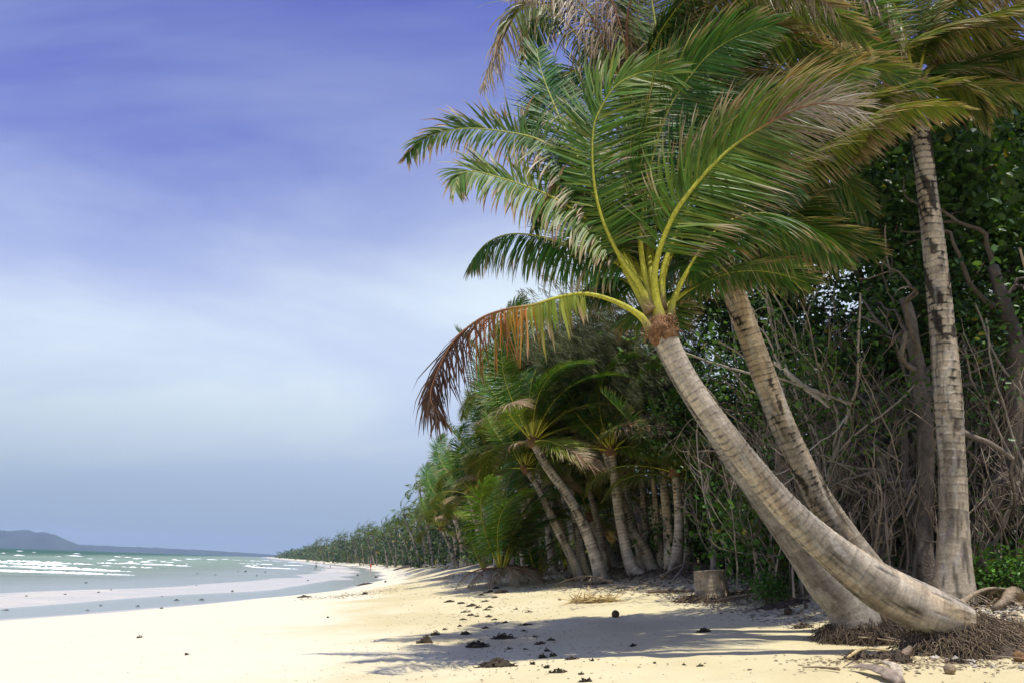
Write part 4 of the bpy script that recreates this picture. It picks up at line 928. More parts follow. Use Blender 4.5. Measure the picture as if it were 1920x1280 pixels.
tree(1370, 40.0, 3, 'light leaved tree behind the foremost palm trunk', .85, 2.9)
tree(1580, 27.0, 2, 'shaded tree at the back, between the leaning palms and the dark crowns', .85, 5.0)
for k in range(26):
    px = 985 + k * 38 + rng.uniform(-12, 12); Y = rng.uniform(33, 46) if px < 1300 else rng.uniform(26, 36)
    Y = Y + (14 if px < 1060 else 0)
    tree(px, Y, [2, 3, 0, 3][k % 4], 'dim background tree closing the view deep inside the forest', rng.uniform(.55, .72), rng.uniform(0, 6), 'background trees inside the forest')

# bushes and vine cover
def make_bush(seed, h, w, n, leaf, ca, cb, yel=.03, splay=.5):
    g = np.random.default_rng(seed); st = MB(); lf = MB(); tips = []
    for k in range(7):
        d = np.array([g.normal(0, splay), g.normal(0, splay), 1.0])
        grow(g, st, np.array([g.normal(0, .2) * w, g.normal(0, .2) * w, -.05]), d, h * .45, .028, 2, (.16, .125, .085), tips, .4, (2, 3), .2, 5)
    tips = np.array(tips); k = g.integers(0, len(tips), n)
    pos = tips[k] + g.normal(0, 1, (n, 3)) * np.array([.36, .36, .28]) * w
    pos[:, 2] = np.abs(pos[:, 2])
    leaves_geo(lf, pos, leaf, leaf_cols(g, n, ca, cb, yel), g, aspect=.7)
    return st.mesh('stems', M_BARK), lf.mesh('foliage', M_LEAF)
BUSH = [make_bush(950, 2.4, 1.1, 2600, .13, (.030, .085, .016), (.085, .19, .028)), make_bush(951, 3.0, 1.3, 3000, .14, (.025, .06, .014), (.06, .12, .02)), make_bush(952, 1.2, .8, 1200, .11, (.04, .11, .018), (.10, .22, .03))]
BUSH.append(make_bush(953, 3.4, .8, 4200, .10, (.040, .105, .018), (.105, .22, .03), .02, .18))
def bush(px, py, Y, kind, label, scale=1.0, rot=0.0, group=None, lift=0.0):
    b = P(px, py, Y); b[2] = gz(b[0], b[1]) + lift
    return place(None, 'bush', label, 'bush', group, b, list(zip(('stems', 'foliage'), BUSH[kind])), scale, rot)
bush(1425, 1070, 22.0, 3, 'bright green vine covered bush behind the foremost trunk', 1.05, .3)
bush(1500, 1070, 20.0, 3, 'bright green vine covered bush between the two leaning trunks', 1.05, 1.3)
bush(1345, 1065, 37, 0, 'bright green bush left of the foremost palm trunk', 1.5, 2.3)
bush(1560, 1070, 19, 0, 'bright green bush low behind the bare shrubs', 1.2, 3.3)
bush(1620, 1080, 16, 2, 'small green plant at the foot of the dead shrubs', .7, .3)
bush(1650, 1090, 14.5, 2, 'small sprig of green leaves right of the second leaning trunk', .4, .9)
bush(1440, 1085, 17, 2, 'low green sprouts at the forest foot behind the shaded trunk', .5, 1.9)
bush(1245, 1068, 28, 2, 'low green shrub between the clump trunks', .9, 2.2)
bush(1890, 1110, 14, 2, 'low green ground plants in the shade at the right edge', .7, 4.2)
bush(1625, 1080, 18.5, 1, 'dark green bush among the bare shrub stems', .75, 1.2)
bush(1695, 1085, 17.6, 1, 'dark green bush left of the dark straight trunk', .7, 2.5)
bush(1850, 1085, 17.8, 1, 'dark green bush behind the thick bending trunk', .8, 3.7)
bush(1915, 1085, 17.0, 1, 'dark green bush among the sticks at the right edge', .8, 5.0)
bush(1560, 1080, 18.2, 3, 'leafy green thicket right of the second leaning trunk', .8, 2.0)
bush(1640, 1080, 19.5, 3, 'leafy green thicket showing through the bare shrubs', .85, 4.0)
bush(1780, 1100, 16, 1, 'dark bush in the shade behind the upright palm', .8, 4.2)
for k in range(30):
    px = 960 + k * 34 + rng.uniform(-10, 10); Y = (rng.uniform(46, 56) if px < 1060 else rng.uniform(38, 46) if px < 1300 else rng.uniform(21, 28))
    bush(px, 1065, Y, 1, 'shaded undergrowth bush between the forest trunks', rng.uniform(.8, 1.15), rng.uniform(0, 6), 'undergrowth bushes inside the forest')

# bare grey shrubs
def make_bare(seed, h, n, col=(.27, .22, .165)):
    g = np.random.default_rng(seed); mb = MB()
    def twig(p, d, ln, r, depth):
        m = 6; path = [p]; q = p; dd = nrm(d)
        for k in range(m):
            dd = nrm(dd + g.normal(0, .14, 3) + np.array([0, 0, .10])); q = q + dd * ln / m; path.append(q)
        path = np.array(path)
        tube(mb, path, np.linspace(r, r * .5, m + 1), 4 if r > .012 else 3, np.asarray(col) * g.uniform(.55, 1.35), cap=False)
        if depth > 0:
            for k in range(g.integers(2, 5)):
                at_ = path[g.integers(2, m + 1)]
                twig(at_, nrm(dd + g.normal(0, .42, 3)), ln * g.uniform(.4, .75), max(r * .55, .005), depth - 1)
    for k in range(n):
        twig(np.array([g.normal(0, .45), g.normal(0, .45), -.05]), np.array([g.normal(0, .22), g.normal(0, .22), 1]), h * g.uniform(.35, .65), g.uniform(.016, .035), 3)
    return mb.mesh('branches', M_TWIG)
BARE = [make_bare(970 + i, h, n) for i, (h, n) in enumerate([(4.4, 12), (3.4, 13), (2.4, 15)])]
def bare(px, py, Y, kind, label, scale=1.0, rot=0.0, group=None):
    b = P(px, py, Y); b[2] = gz(b[0], b[1])
    return place(None, 'bare_shrub', label, 'shrub', group, b, [('branches', BARE[kind])], scale, rot)
bare(1610, 1085, 17, 0, 'tall bare grey shrub fanning up beside the second leaning palm', 1.35, .3)
bare(1570, 1085, 18, 0, 'bare grey shrub with dense upright twigs, left of the tallest one', 1.2, 1.7)
bare(1670, 1090, 16, 1, 'bare grey shrub in front of the dark trunks', 1.25, 2.9)
bare(1520, 1080, 19, 1, 'bare twiggy shrub between the leaning palms', 1.2, 4.1)
bare(1850, 1095, 15.5, 1, 'tangle of bare branches right of the upright palm', 1.25, 1.1)
bare(1905, 1100, 15, 1, 'tangle of dead brown branches at the right edge', 1.2, 2.3)
bare(1710, 1095, 17.5, 0, 'bare shrub rising between dark trunks left of the upright palm', 1.0, 5.1)
bare(1480, 1080, 19, 1, 'bare brown thicket behind the foremost trunk', 1.1, .8)
bare(1385, 1075, 26, 2, 'low bare thicket behind the palm stump', .9, 3.6)
bare(1310, 1070, 31, 1, 'bare grey shrub beside the gnarled tree', 1.1, 2.0)
bare(1232, 1065, 33.5, 2, 'small bare shrub among the clump trunks', 1.3, 4.4)
for k, (a, y_, kd, lab) in enumerate([(1640, 15.2, 1, 'pale bare shrub in front of the twisted pale trunk'), (1590, 15.8, 2, 'low bare shrub right behind the second leaning trunk'), (1690, 15.4, 2, 'low bare shrub at the foot of the thin grey trunk'), (1540, 17.0, 0, 'slender bare shrub left of the fanning grey one'), (1875, 14.8, 2, 'low tangle of sticks beside the thick bending trunk'), (1915, 16.5, 0, 'tall bare brush closing the right edge'), (1840, 17.0, 0, 'tall bare brush behind the thick bending trunk'), (1505, 17.5, 2, 'low bare brush below the vine bushes')]):
    bare(a, 1085, y_, kd, lab, 1.15, k * 1.3)
for k in range(16):
    px = 1040 + k * 58; Y = 38 if px < 1340 else rng.uniform(22, 28)
    bare(px, 1070, Y, k % 3, 'bare brown brushwood in the forest shade', rng.uniform(.7, 1.0), rng.uniform(0, 6), 'brushwood inside the forest')

def make_sapling(seed, h):
    g = np.random.default_rng(seed); mb = MB(); lf = MB(); tips = []
    grow(g, mb, np.array([0, 0, -.1]), np.array([g.normal(0, .10), g.normal(0, .08), 1.0]), h, g.uniform(.035, .06), 1, (.30, .26, .21), tips, .22, (3, 4), .1, 7)
    for k in range(14):
        p = np.array([0, 0, h * g.uniform(.3, 1.0)]) + g.normal(0, .1, 3)
        tube(mb, np.array([p, p + np.array([g.normal(0, .3), g.normal(0, .3), .3]), p + np.array([g.normal(0, .6), g.normal(0, .5), .75])]), np.array([.012, .009, .004]), 3, np.array((.30, .255, .20)) * g.uniform(.7, 1.3), cap=False)
    n = 420; tips = np.array(tips)[g.integers(0, len(tips), n)] + g.normal(0, .35, (n, 3))
    leaves_geo(lf, tips, .12, leaf_cols(g, n, (.03, .08, .016), (.09, .18, .03), .02), g)
    return mb.mesh('stem', M_TWIG), lf.mesh('foliage', M_LEAF)
SAP = [make_sapling(985 + i, h) for i, h in enumerate((3.4, 4.4, 5.2, 3.0, 4.0))]
for k, (a, y_) in enumerate([(1545, 17.5), (1568, 16.4), (1588, 18.2), (1606, 16.0), (1632, 17.3), (1648, 15.4), (1664, 18.6), (1680, 16.6), (1700, 15.0), (1706, 18.0), (1748, 16.0), (1832, 15.2), (1850, 17.2), (1862, 16.0), (1884, 15.0), (1898, 18.0), (1915, 15.8), (1420, 21.0), (1452, 19.5), (1345, 24.5), (1376, 22.5), (1520, 19.0), (1290, 27.5), (1310, 26.0)]):
    b = P(a, 1085, y_); b[2] = gz(b[0], b[1])
    place(None, 'sapling', 'slender grey upright sapling in the thicket at the forest edge', 'sapling', 'saplings in the forest thicket', b, list(zip(('stem', 'foliage'), SAP[k % 5])), rng.uniform(.85, 1.15), rng.uniform(0, 6))
# gnarled forest trunks seen between the palms
def gnarled(px_pts, Y, wd, label, col=(.17, .135, .10), seed=0, name='dead_tree', cat='tree', branches=6, crown=False):
    p3, rd = px_trunk(px_pts, Y, wd)
    b = np.array([p3[0][0], p3[0][1], gz(p3[0][0], p3[0][1])])
    if p3[0][2] < b[2] + .3: p3[0][2] = b[2] - .1
    o = empty(name, b, label, cat, 'gnarled trunks inside the forest')
    g = np.random.default_rng(seed); mb = MB()
    q, u = spline(np.hstack([p3, rd[:, None]]), 40)
    th = np.arange(9) * 2 * math.pi / 9
    R = q[:, 3][:, None] * (1 + .5 * vnoise(np.cos(th)[None] * 1.4 + u[:, None] * 1.2, np.sin(th)[None] * 1.4 + u[:, None] * .6, seed))
    C = np.asarray(col)[None, None] * (1 + .9 * fbm(np.cos(th)[None] * 2 + u[:, None] * 1.5, np.sin(th)[None] * 2 + u[:, None], seed + 3, 3))[..., None]
    pp = q[:, :3] + np.stack([.12 * vnoise(u * 1.3, 0, seed + 5), .12 * vnoise(u * 1.3, 3, seed + 6), 0 * u], 1)
    tube(mb, pp, R, 9, C, cap=True)
    mb.build('trunk', M_BARK, o)
    br = MB(); tips = []
    for k in range(branches):
        i = g.integers(12, 40)
        grow(g, br, pp[i], nrm(np.array([g.normal(0, .8), g.normal(0, .5), .6])), g.uniform(.8, 1.8), q[i, 3] * .5, 2, np.asarray(col) * 1.1, tips, .5, (1, 3), .1, 5)
    if branches: br.build('branches', M_BARK, o)
    return o, np.array(tips) if tips else None, pp
gnarled([(1742, 1105), (1738, 1000), (1742, 900), (1735, 780), (1722, 680), (1690, 560)], 14.6, [34, 30, 30, 27, 24, 18], 'dark straight tree trunk just left of the upright palm', (.15, .125, .10), 1)
gnarled([(1718, 1100), (1712, 1000), (1700, 900), (1690, 800)], 15.2, [20, 18, 16, 12], 'thin grey tree trunk beside the dark straight one', (.22, .19, .155), 2)
gnarled([(1828, 1075), (1838, 985), (1868, 930), (1893, 850), (1900, 720), (1888, 600), (1860, 500)], 15.0, [48, 44, 42, 38, 34, 28, 22], 'thick dark tree trunk bending right behind the upright palm', (.11, .09, .07), 3)
gnarled([(1650, 1080), (1662, 1000), (1668, 930), (1655, 850)], 15.6, [46, 36, 30, 22], 'twisted gnarled trunk with pale bark in the shrub tangle', (.24, .20, .16), 4)
gnarled([(1680, 1085), (1672, 1020), (1690, 960), (1720, 900)], 16, [30, 26, 22, 18], 'gnarled dark trunk leaning right in the shrub tangle', (.13, .10, .08), 5)
gnarled([(1625, 1080), (1635, 1010), (1620, 930), (1600, 850), (1590, 760)], 17, [26, 22, 20, 17, 12], 'crooked brown trunk behind the second leaning palm', (.17, .13, .09), 6)
gnarled([(1425, 1080), (1430, 1000), (1420, 900), (1440, 800), (1470, 700)], 20, [26, 20, 17, 14, 10], 'dim crooked trunk behind the foremost palm', (.13, .105, .08), 7)
gnarled([(1905, 1000), (1880, 900), (1868, 820), (1880, 740)], 16.5, [22, 20, 17, 12], 'slim mottled trunk at the right edge', (.26, .22, .175), 8)
gnarled([(1345, 1070), (1340, 1000), (1330, 940), (1328, 860)], 24, [24, 19, 16, 12], 'slender grey trunk near the palm stump', (.22, .19, .155), 9)
gnarled([(1700, 1090), (1708, 1000), (1722, 920), (1700, 830), (1712, 720), (1690, 620)], 16.6, [34, 30, 26, 25, 20, 15], 'crooked brown trunk forking up left of the dark straight one', (.16, .125, .095), 21)
gnarled([(1590, 1085), (1600, 1010), (1585, 930), (1612, 840), (1640, 740)], 16.2, [30, 25, 22, 18, 13], 'crooked grey trunk bending right among the bare shrubs', (.20, .165, .13), 22)
gnarled([(1545, 1080), (1535, 1010), (1552, 930), (1540, 850)], 18.4, [24, 20, 17, 12], 'crooked dark trunk right behind the second leaning palm', (.12, .095, .075), 23)
gnarled([(1862, 1090), (1850, 1010), (1858, 930), (1840, 840), (1850, 740)], 16.8, [28, 24, 21, 18, 14], 'crooked brown trunk just right of the upright palm', (.15, .115, .085), 24)
# bleached snag branch
sn, _, _ = gnarled([(1556, 760), (1530, 738), (1500, 716), (1470, 690), (1450, 678)], 15.5, [13, 13, 11, 9, 6], 'bleached dead branch sticking out left above the shrubs', (.46, .42, .36), 10, 'dead_branch', 'branch', 2)

# casuarina: gnarled trunk with feathery needles
ca_, tips, pp = gnarled([(1327, 1080), (1325, 1030), (1316, 980), (1300, 910), (1270, 850), (1215, 785), (1190, 720), (1180, 660)], 28, [26, 22, 20, 18, 16, 13, 11, 8], 'gnarled feathery casuarina tree behind the bent palm crown', (.17, .14, .115), 12, 'casuarina_tree', 'tree', 0)
ca_['group'] = 'trees of the forest edge'
g = np.random.default_rng(77); br = MB(); nd = MB()
starts = [pp[i] for i in (26, 30, 33, 36, 39, 39, 38, 35, 31, 28)]
centers = [P(a, b, 25.6 + g.uniform(-1, 2.0)) for a, b in [(1010, 590), (1060, 560), (1100, 620), (1150, 570), (1040, 660), (1120, 680), (1190, 640), (1240, 680), (1280, 600), (1060, 520), (1100, 500), (1300, 700), (1180, 740), (1330, 640), (1000, 640), (1230, 560)]]
for k, c in enumerate(centers):
    s0 = starts[k % len(starts)]
    path, _ = spline([s0, (s0 + c) / 2 + g.normal(0, .25, 3), c], 14)
    tube(br, path, np.linspace(.045, .012, 14), 5, np.array((.15, .125, .10)), cap=False)
    for q in range(120):
        i = g.integers(5, 14)
        p0 = path[i] + g.normal(0, .5, 3) * np.array([1.2, 1, .8])
        m = 16
        e = p0 + g.normal(0, .05, 3)
        o_ = np.repeat(p0[None], m, 0) + g.normal(0, .06, (m, 3))
        d = nrm(g.normal(0, .5, (m, 3)) + WIND[None] * .9 + np.array([0, 0, -.55])[None])
        ln = g.uniform(.18, .42, m)
        mid_ = o_ + d * (ln * .5)[:, None]; d2 = nrm(d + np.array([0, 0, -.35])[None] + WIND[None] * .2); tip = mid_ + d2 * (ln * .5)[:, None]
        w = nrm(np.cross(d, g.normal(0, 1, (m, 3)))) * .0075
        V = np.stack([o_ - w, o_ + w, mid_ - w, mid_ + w, tip - w * .4, tip + w * .4], 1).reshape(-1, 3)
        ii = (np.arange(m) * 6)[:, None]
        F = np.concatenate([ii + np.array([[0, 1, 3, 2]]), ii + np.array([[2, 3, 5, 4]])])
        cc = lerp(np.tile(np.array((.085, .10, .045)), (m, 1)), np.tile(np.array((.15, .16, .075)), (m, 1)), g.uniform(0, 1, m)) * g.uniform(.7, 1.25)
        nd.add(V, F, None, np.repeat(cc, 6, 0))
br.build('branches', M_BARK, ca_)
x_ = nd.build('needles', M_NEEDLE, ca_); x_['kind'] = 'stuff'

# ------------------------------------------------------------------ far tree line along the bay
g = np.random.default_rng(88); mass = MB()
for k in range(9000):
    Y = math.exp(g.uniform(math.log(62), math.log(1500)))
    xt = float(np.interp(Y, _Y, _XT)); back = g.uniform(0, 1) ** .7
    X = xt + .8 + back * (14 + Y * .06)
    hmax = (9.0 + 2.6 * float(fbm(Y / 22.0, 0, 5, 2)) + 3.0 * back) * np.interp(Y, [62, 90, 200, 1500], [.5, .75, 1, 1.0])
    c = np.array([X, Y, float(np.interp(Y, _Y, _ZT)) + hmax * g.uniform(.0, 1.0) ** 1.15])
    m = 16; size = np.interp(Y, [60, 150, 500, 1500], [.50, .85, 1.7, 3.0])
    pos = c + g.normal(0, 1, (m, 3)) * np.array([1.0, 1.4, .6]) * np.interp(Y, [60, 400, 1500], [.8, 1.5, 2.6])
    a_ = (.030, .058, .018) if g.uniform() < .75 else (.06, .09, .025)
    leaves_geo(mass, pos, size, leaf_cols(g, m, a_, np.array(a_) * 1.7, .05), g, aspect=.40, up=.35)
tag(mass.build('far_forest', M_LEAF), 'distant forest mass following the curve of the bay', 'forest', None, 'stuff')
def far_proto(seed, h, lean):
    g = np.random.default_rng(seed)
    pts = np.array([[0, 0, -.2], [-lean * .35, 0, h * .4], [-lean * .75, 0, h * .75], [-lean, 0, h]])
    mb, path, _ = palm_trunk(pts, [.22, .13, .11, .10], (.24, .21, .17), .05, .2, 6, .5, seed, .3, .8)
    cr = MB(); top = path[-1]
    for k in range(13):
        az = 2.4 * k; el = np.interp(k, [0, 5, 12], [1.35, .9, .05])
        d0 = np.array([math.cos(az) * math.cos(el), math.sin(az) * math.cos(el), math.sin(el)])
        pth = free_path(top, d0, 2.9 * g.uniform(.85, 1.15), 2.0, .8, 12)
        T = nrm(pth[7] - pth[4]); up = nrm(np.array([0, 0, 1.0]) - WIND * .55); n_ = nrm(up - T * np.dot(up, T))
        rib, leaf = frond_geo(pth, n_, .7, 16, .15, 2, .9, .4, .13, seed=seed * 50 + k, rad=.03, rs=3, green=GREENS[k % 4] * .85, tipbrown=.2, yellow=.06)
        for s_ in (rib, leaf):
            for v_a, c_a in zip(s_.v, s_.c): pass
            off = cr.n
            vv = np.concatenate(s_.v); cc = np.concatenate(s_.c)
            ff = np.concatenate(s_.f4); f3 = np.concatenate(s_.f3) if s_.f3 else None
            cr.add(vv, ff, f3, cc)
    return mb.mesh('trunk', M_TRUNK), cr.mesh('crown', M_PALM)
FARP = [far_proto(810 + i, h, l) for i, (h, l) in enumerate([(8.5, 2.2), (7.2, 3.0), (9.5, .8), (8.0, -.4), (6.5, 1.5)])]
for k in range(90):
    Y = 88 * math.exp(k / 89 * math.log(560 / 88)) * rng.uniform(.97, 1.03)
    X = float(np.interp(Y, _Y, _XT)) + rng.uniform(-.4, 4.5) * (1 + Y / 250)
    place(None, 'far_palm', 'small distant palm in the row of leaning palms lining the bay', 'palm tree', 'distant palms lining the bay', (X, Y, gz(X, Y)), list(zip(('trunk', 'crown'), FARP[k % 5])), rng.uniform(.95, 1.35), rng.uniform(-.35, .35))

# ------------------------------------------------------------------ things on the ground
def lump(mb, c, w, d, h, seed, col, n=150, strand=True):
    """ragged heap of wrack: a lumpy mound plus loose strands"""
    g = np.random.default_rng(seed)
    nr, na = 6, 16
    V = []; C = []
    for i in range(nr):
        q = i / (nr - 1)
        for j in range(na):
            a = 2 * math.pi * j / na
            rr_ = (1 - q) * (1 + .55 * float(vnoise(a * 1.6 + seed, 0.5, seed)) + .25 * float(vnoise(a * 5, q * 4, seed + 1)))
            X_ = c[0] + math.cos(a) * w * .5 * rr_; Y_ = c[1] + math.sin(a) * d * .5 * rr_
            hh = h * (1 - (1 - q) ** 2.2) * (1 + 1.1 * float(vnoise(X_ * 14, Y_ * 14, seed + 2)))
            V.append((X_, Y_, gz(X_, Y_) + hh - .012)); C.append(np.asarray(col) * (1 + .9 * float(vnoise(X_ * 20, Y_ * 20, seed + 3))))
    i = np.arange(nr - 1)[:, None] * na; j = np.arange(na)[None]
    F = np.stack([i + j, i + (j + 1) % na, i + na + (j + 1) % na, i + na + j], -1).reshape(-1, 4)
    mb.add(V, F, None, np.array(C))
    if strand:
        for k in range(n):
            a = g.uniform(0, 2 * math.pi); q = g.uniform(0, 1.0) ** .6
            X_ = c[0] + math.cos(a) * w * .52 * q; Y_ = c[1] + math.sin(a) * d * .52 * q
            z_ = gz(X_, Y_) + h * (1 - q * q) * g.uniform(.3, 1.1)
            dd = nrm(np.array([g.normal(), g.normal(), g.normal(.1, .5)])) * np.array([1, 1, .35]) * g.uniform(.3, .9) * min(w, .5) * .17
            p0 = np.array([X_, Y_, z_]); p2 = p0 + dd; p2[2] = max(p2[2], gz(p2[0], p2[1]) + .004)
            tube(mb, np.array([p0, (p0 + p2) / 2 + g.normal(0, .01, 3), p2]), np.array([.006, .007, .003]) * g.uniform(.6, 1.5), 3, np.asarray(col) * g.uniform(.4, 2.0), cap=False)
WEEDC = (.048, .036, .023)
def weed(px, py, wpx, hpx, label, group=None, seed=0, col=WEEDC, n=None):
    p = G(px, py); s = float(np.linalg.norm(p - CAM)) / FPX
    w = wpx * s; h = max(.015, hpx * s * .95)
    mb = MB(); lump(mb, p, w, max(w * .55, h * 1.6), h, seed, col, n if n is not None else int(np.clip(wpx * 2.2, 8, 130)))
    o = mb.build('seaweed_clump', M_WEED, None, origin=p)
    tag(o, label, 'seaweed', group)
BIG = [(796, 1205, 30, 13, 'round dark seaweed lump lying farthest left on the dry sand'), (815, 1190, 21, 8, 'dark seaweed lump just behind the leftmost round one'), (873, 1189, 20, 6, 'small flat seaweed scrap right of the pair of lumps'),
       (894, 1212, 44, 10, 'dark shiny heap of seaweed near the pair of lumps'), (943, 1196, 42, 9, 'long brown seaweed heap lying in the shadow streaks'), (930, 1248, 68, 12, 'largest ragged seaweed heap in the foreground sand'),
       (1017, 1233, 15, 6, 'small brown clump, left of two in the foreground shade edge'), (1037, 1229, 13, 6, 'small brown clump, right of two in the foreground shade edge'), (1072, 1236, 26, 4, 'thin dark strand of seaweed at the shade edge'),
       (1012, 1207, 20, 4, 'flat dark seaweed strip in the shadow streaks'), (1033, 1201, 16, 5, 'small dark seaweed tuft beside the flat strip'), (1045, 1260, 32, 6, 'pale brown seaweed scrap low in the foreground'),
       (1098, 1278, 24, 6, 'seaweed lump cut by the bottom edge of the picture'), (1000, 1245, 8, 5, 'pebble sized brown clump beside the ragged heap'), (1025, 1251, 12, 5, 'small brown knob of weed right of the ragged heap'),
       (1320, 1184, 26, 7, 'little arch of dark twiggy weed in the palm shadow'), (1187, 1211, 12, 3, 'small weed scrap in the palm shadow')]
for k, (a, b, w, h, lab) in enumerate(BIG): weed(a, b, w, h, lab, None, 2000 + 11 * k)
crop7 = [(545, 572, 40, 12), (300, 577, 25, 8), (390, 558, 25, 9), (410, 518, 40, 9), (455, 490, 40, 9), (490, 497, 30, 6), (425, 472, 55, 12), (330, 410, 60, 10), (400, 420, 50, 9), (460, 435, 60, 14), (540, 410, 50, 12), (570, 445, 40, 8), (555, 458, 50, 8), (565, 500, 40, 9),
         (600, 518, 40, 6), (665, 535, 40, 8), (780, 550, 80, 7), (775, 585, 30, 6), (560, 355, 60, 14), (640, 355, 90, 14), (590, 300, 50, 10), (520, 370, 30, 9), (840, 620, 30, 6), (690, 692, 30, 4), (785, 694, 25, 5), (830, 785, 25, 12), (500, 445, 40, 9), (990, 400, 18, 10),
         (915, 705, 40, 8), (1120, 845, 30, 7), (1185, 762, 14, 6), (1560, 780, 18, 8), (1735, 790, 20, 5), (1830, 797, 30, 6), (730, 455, 30, 6), (800, 470, 40, 6), (600, 385, 40, 6), (610, 330, 40, 9)]
for k, (a, b, w, h) in enumerate(crop7):
    weed(740 + a * .3125, 1000 + b * .3125, w * .3125 + 1, h * .33 + .8, 'small dark seaweed scrap in the wrack line down the dry sand', 'seaweed scraps in the wrack line', 2600 + 7 * k)
crop8 = [(418, 345, 14, 6), (316, 400, 14, 5), (860, 430, 26, 8), (980, 428, 28, 9), (670, 460, 18, 7), (785, 468, 16, 8), (424, 478, 20, 6), (28, 477, 28, 5), (490, 455, 12, 6), (540, 378, 10, 5), (478, 390, 9, 5), (1130, 385, 14, 5), (1195, 290, 14, 8), (1250, 310, 9, 5), (1310, 272, 9, 5),
         (1740, 308, 12, 6), (1830, 318, 18, 8), (1875, 340, 12, 10), (1210, 268, 12, 6), (1240, 268, 16, 6), (1275, 268, 18, 6), (1345, 275, 12, 5), (1290, 292, 8, 5), (1158, 288, 8, 5), (960, 300, 10, 5), (1048, 305, 8, 5), (1498, 332, 8, 4), (128, 408, 10, 4), (788, 410, 9, 4), (955, 355, 9, 4)]
for k, (a, b, w, h) in enumerate(crop8):
    weed(a * .3854, 960 + b * .3854, w * .3854 + .6, h * .30 + .5, 'tiny dark weed lump lying on the wet tidal flat', 'weed lumps on the wet flats', 3100 + 7 * k)
for k, (a, b, w, h, lab) in enumerate([(570, 1119, 26, 4, 'dark weed patch on the sand rim left of the drift line'), (683, 1114, 13, 4, 'single dark weed lump above the wet bend'), (262, 1195, 11, 4, 'lone weed scrap on the pale sand at the left'), (349, 1227, 7, 3, 'lone tiny scrap low on the pale sand at the left'), (615, 1158, 5, 3, 'lone speck of weed on the white middle sand'), (682, 1096, 28, 3, 'thin dark drift of weed beside the wet bend')]):
    weed(a, b, w, h, lab, None, 3500 + 7 * k)
weed(775, 1061, 80, 5, 'long dark bank of weed and roots at the far bend', None, 3590, (.07, .05, .04), 400)

# fine wrack and leaf crumbs
fl = MB(); g = np.random.default_rng(5)
def crumbs(n, fn, size, cols):
    pos = np.array([fn() for _ in range(n)]); pos[:, 2] = ground(pos[:, 0], pos[:, 1]) + .006
    c = np.asarray(cols)[g.integers(0, len(cols), n)] * g.uniform(.6, 1.4, (n, 1))
    leaves_geo(fl, pos, size, c, g, up=.9, aspect=.4, fold=.1)
def line_pt(a, b, sx):
    def f():
        t_ = g.uniform(); p = a + (b - a) * t_; return np.array([p[0] + g.normal(0, sx), p[1] + g.normal(0, sx), 0])
    return f
w0, w1_, w2_ = G(1010, 1270), G(900, 1160), G(925, 1105); w3 = G(600, 1122); w4 = G(730, 1104)
crumbs(420, line_pt(w0, w1_, .9), .045, [(.12, .09, .05), (.25, .19, .11), (.08, .06, .04)])
crumbs(420, line_pt(w1_, w2_, 1.0), .06, [(.12, .09, .05), (.25, .19, .11)])
crumbs(700, line_pt(w2_, G(860, 1068), 1.8), .10, [(.14, .10, .06), (.25, .19, .11)])
crumbs(500, line_pt(w3, w4, .8), .10, [(.16, .12, .06), (.24, .19, .10)])
crumbs(500, lambda: np.array([g.uniform(-9, 7), g.uniform(7, 30), 0]), .03, [(.3, .25, .17), (.15, .12, .08)])
crumbs(900, line_pt(G(1010, 1095), G(1300, 1115), .7), .09, [(.14, .10, .06), (.27, .20, .12), (.09, .065, .045)])
crumbs(900, line_pt(G(1560, 1245), G(1900, 1225), .45), .06, [(.14, .10, .06), (.30, .23, .14), (.09, .065, .045), (.20, .15, .09)])
crumbs(500, line_pt(G(1330, 1135), G(1560, 1165), .5), .07, [(.14, .10, .06), (.24, .18, .11), (.09, .065, .045)])
crumbs(500, line_pt(G(740, 1262), G(1180, 1180), 1.6), .028, [(.22, .18, .12), (.12, .09, .06)])
tag(fl.build('wrack_crumbs', M_DEAD), 'fine brown wrack crumbs strewn over the sand', 'wrack', None, 'stuff')

# leaf litter and coral rubble under the trees
lt = MB(); g = np.random.default_rng(6)
def forest_pt(lo, hi, y0, y1):
    Y = g.uniform(y0, y1); return np.array([float(np.interp(Y, _Y, _XT)) + g.uniform(lo, hi), Y, 0])
n = 9000; pos = np.array([forest_pt(.8, 9, 9, 40) for _ in range(n)]); pos[:, 2] = ground(pos[:, 0], pos[:, 1]) + g.uniform(.005, .05, n)
leaves_geo(lt, pos, .12, np.asarray([(.16, .115, .07), (.26, .20, .13), (.10, .07, .045), (.33, .26, .17)])[g.integers(0, 4, n)] * g.uniform(.6, 1.3, (n, 1)), g, up=.7, aspect=.5)
for k in range(900):
    p = forest_pt(.2, 8, 9, 38); d = np.array([g.normal(), g.normal(), 0]); d = nrm(d) * g.uniform(.15, .8)
    q = p + d; p[2] = gz(p[0], p[1]) + .02; q[2] = gz(q[0], q[1]) + g.uniform(.01, .14)
    tube(lt, np.array([p, (p + q) / 2 + g.normal(0, .03, 3), q]), np.array([1, .9, .5]) * g.uniform(.004, .014), 4, np.array((.24, .19, .135)) * g.uniform(.5, 1.5), cap=False)
tag(lt.build('leaf_litter', M_DEAD), 'brown leaf litter and twigs on the forest floor', 'litter', None, 'stuff')
rb = MB(); g = np.random.default_rng(9)
ico = np.array([[0, 0, 1], [.89, 0, .45], [.28, .85, .45], [-.72, .53, .45], [-.72, -.53, .45], [.28, -.85, .45], [.72, .53, -.45], [-.28, .85, -.45], [-.89, 0, -.45], [-.28, -.85, -.45], [.72, -.53, -.45], [0, 0, -1]])
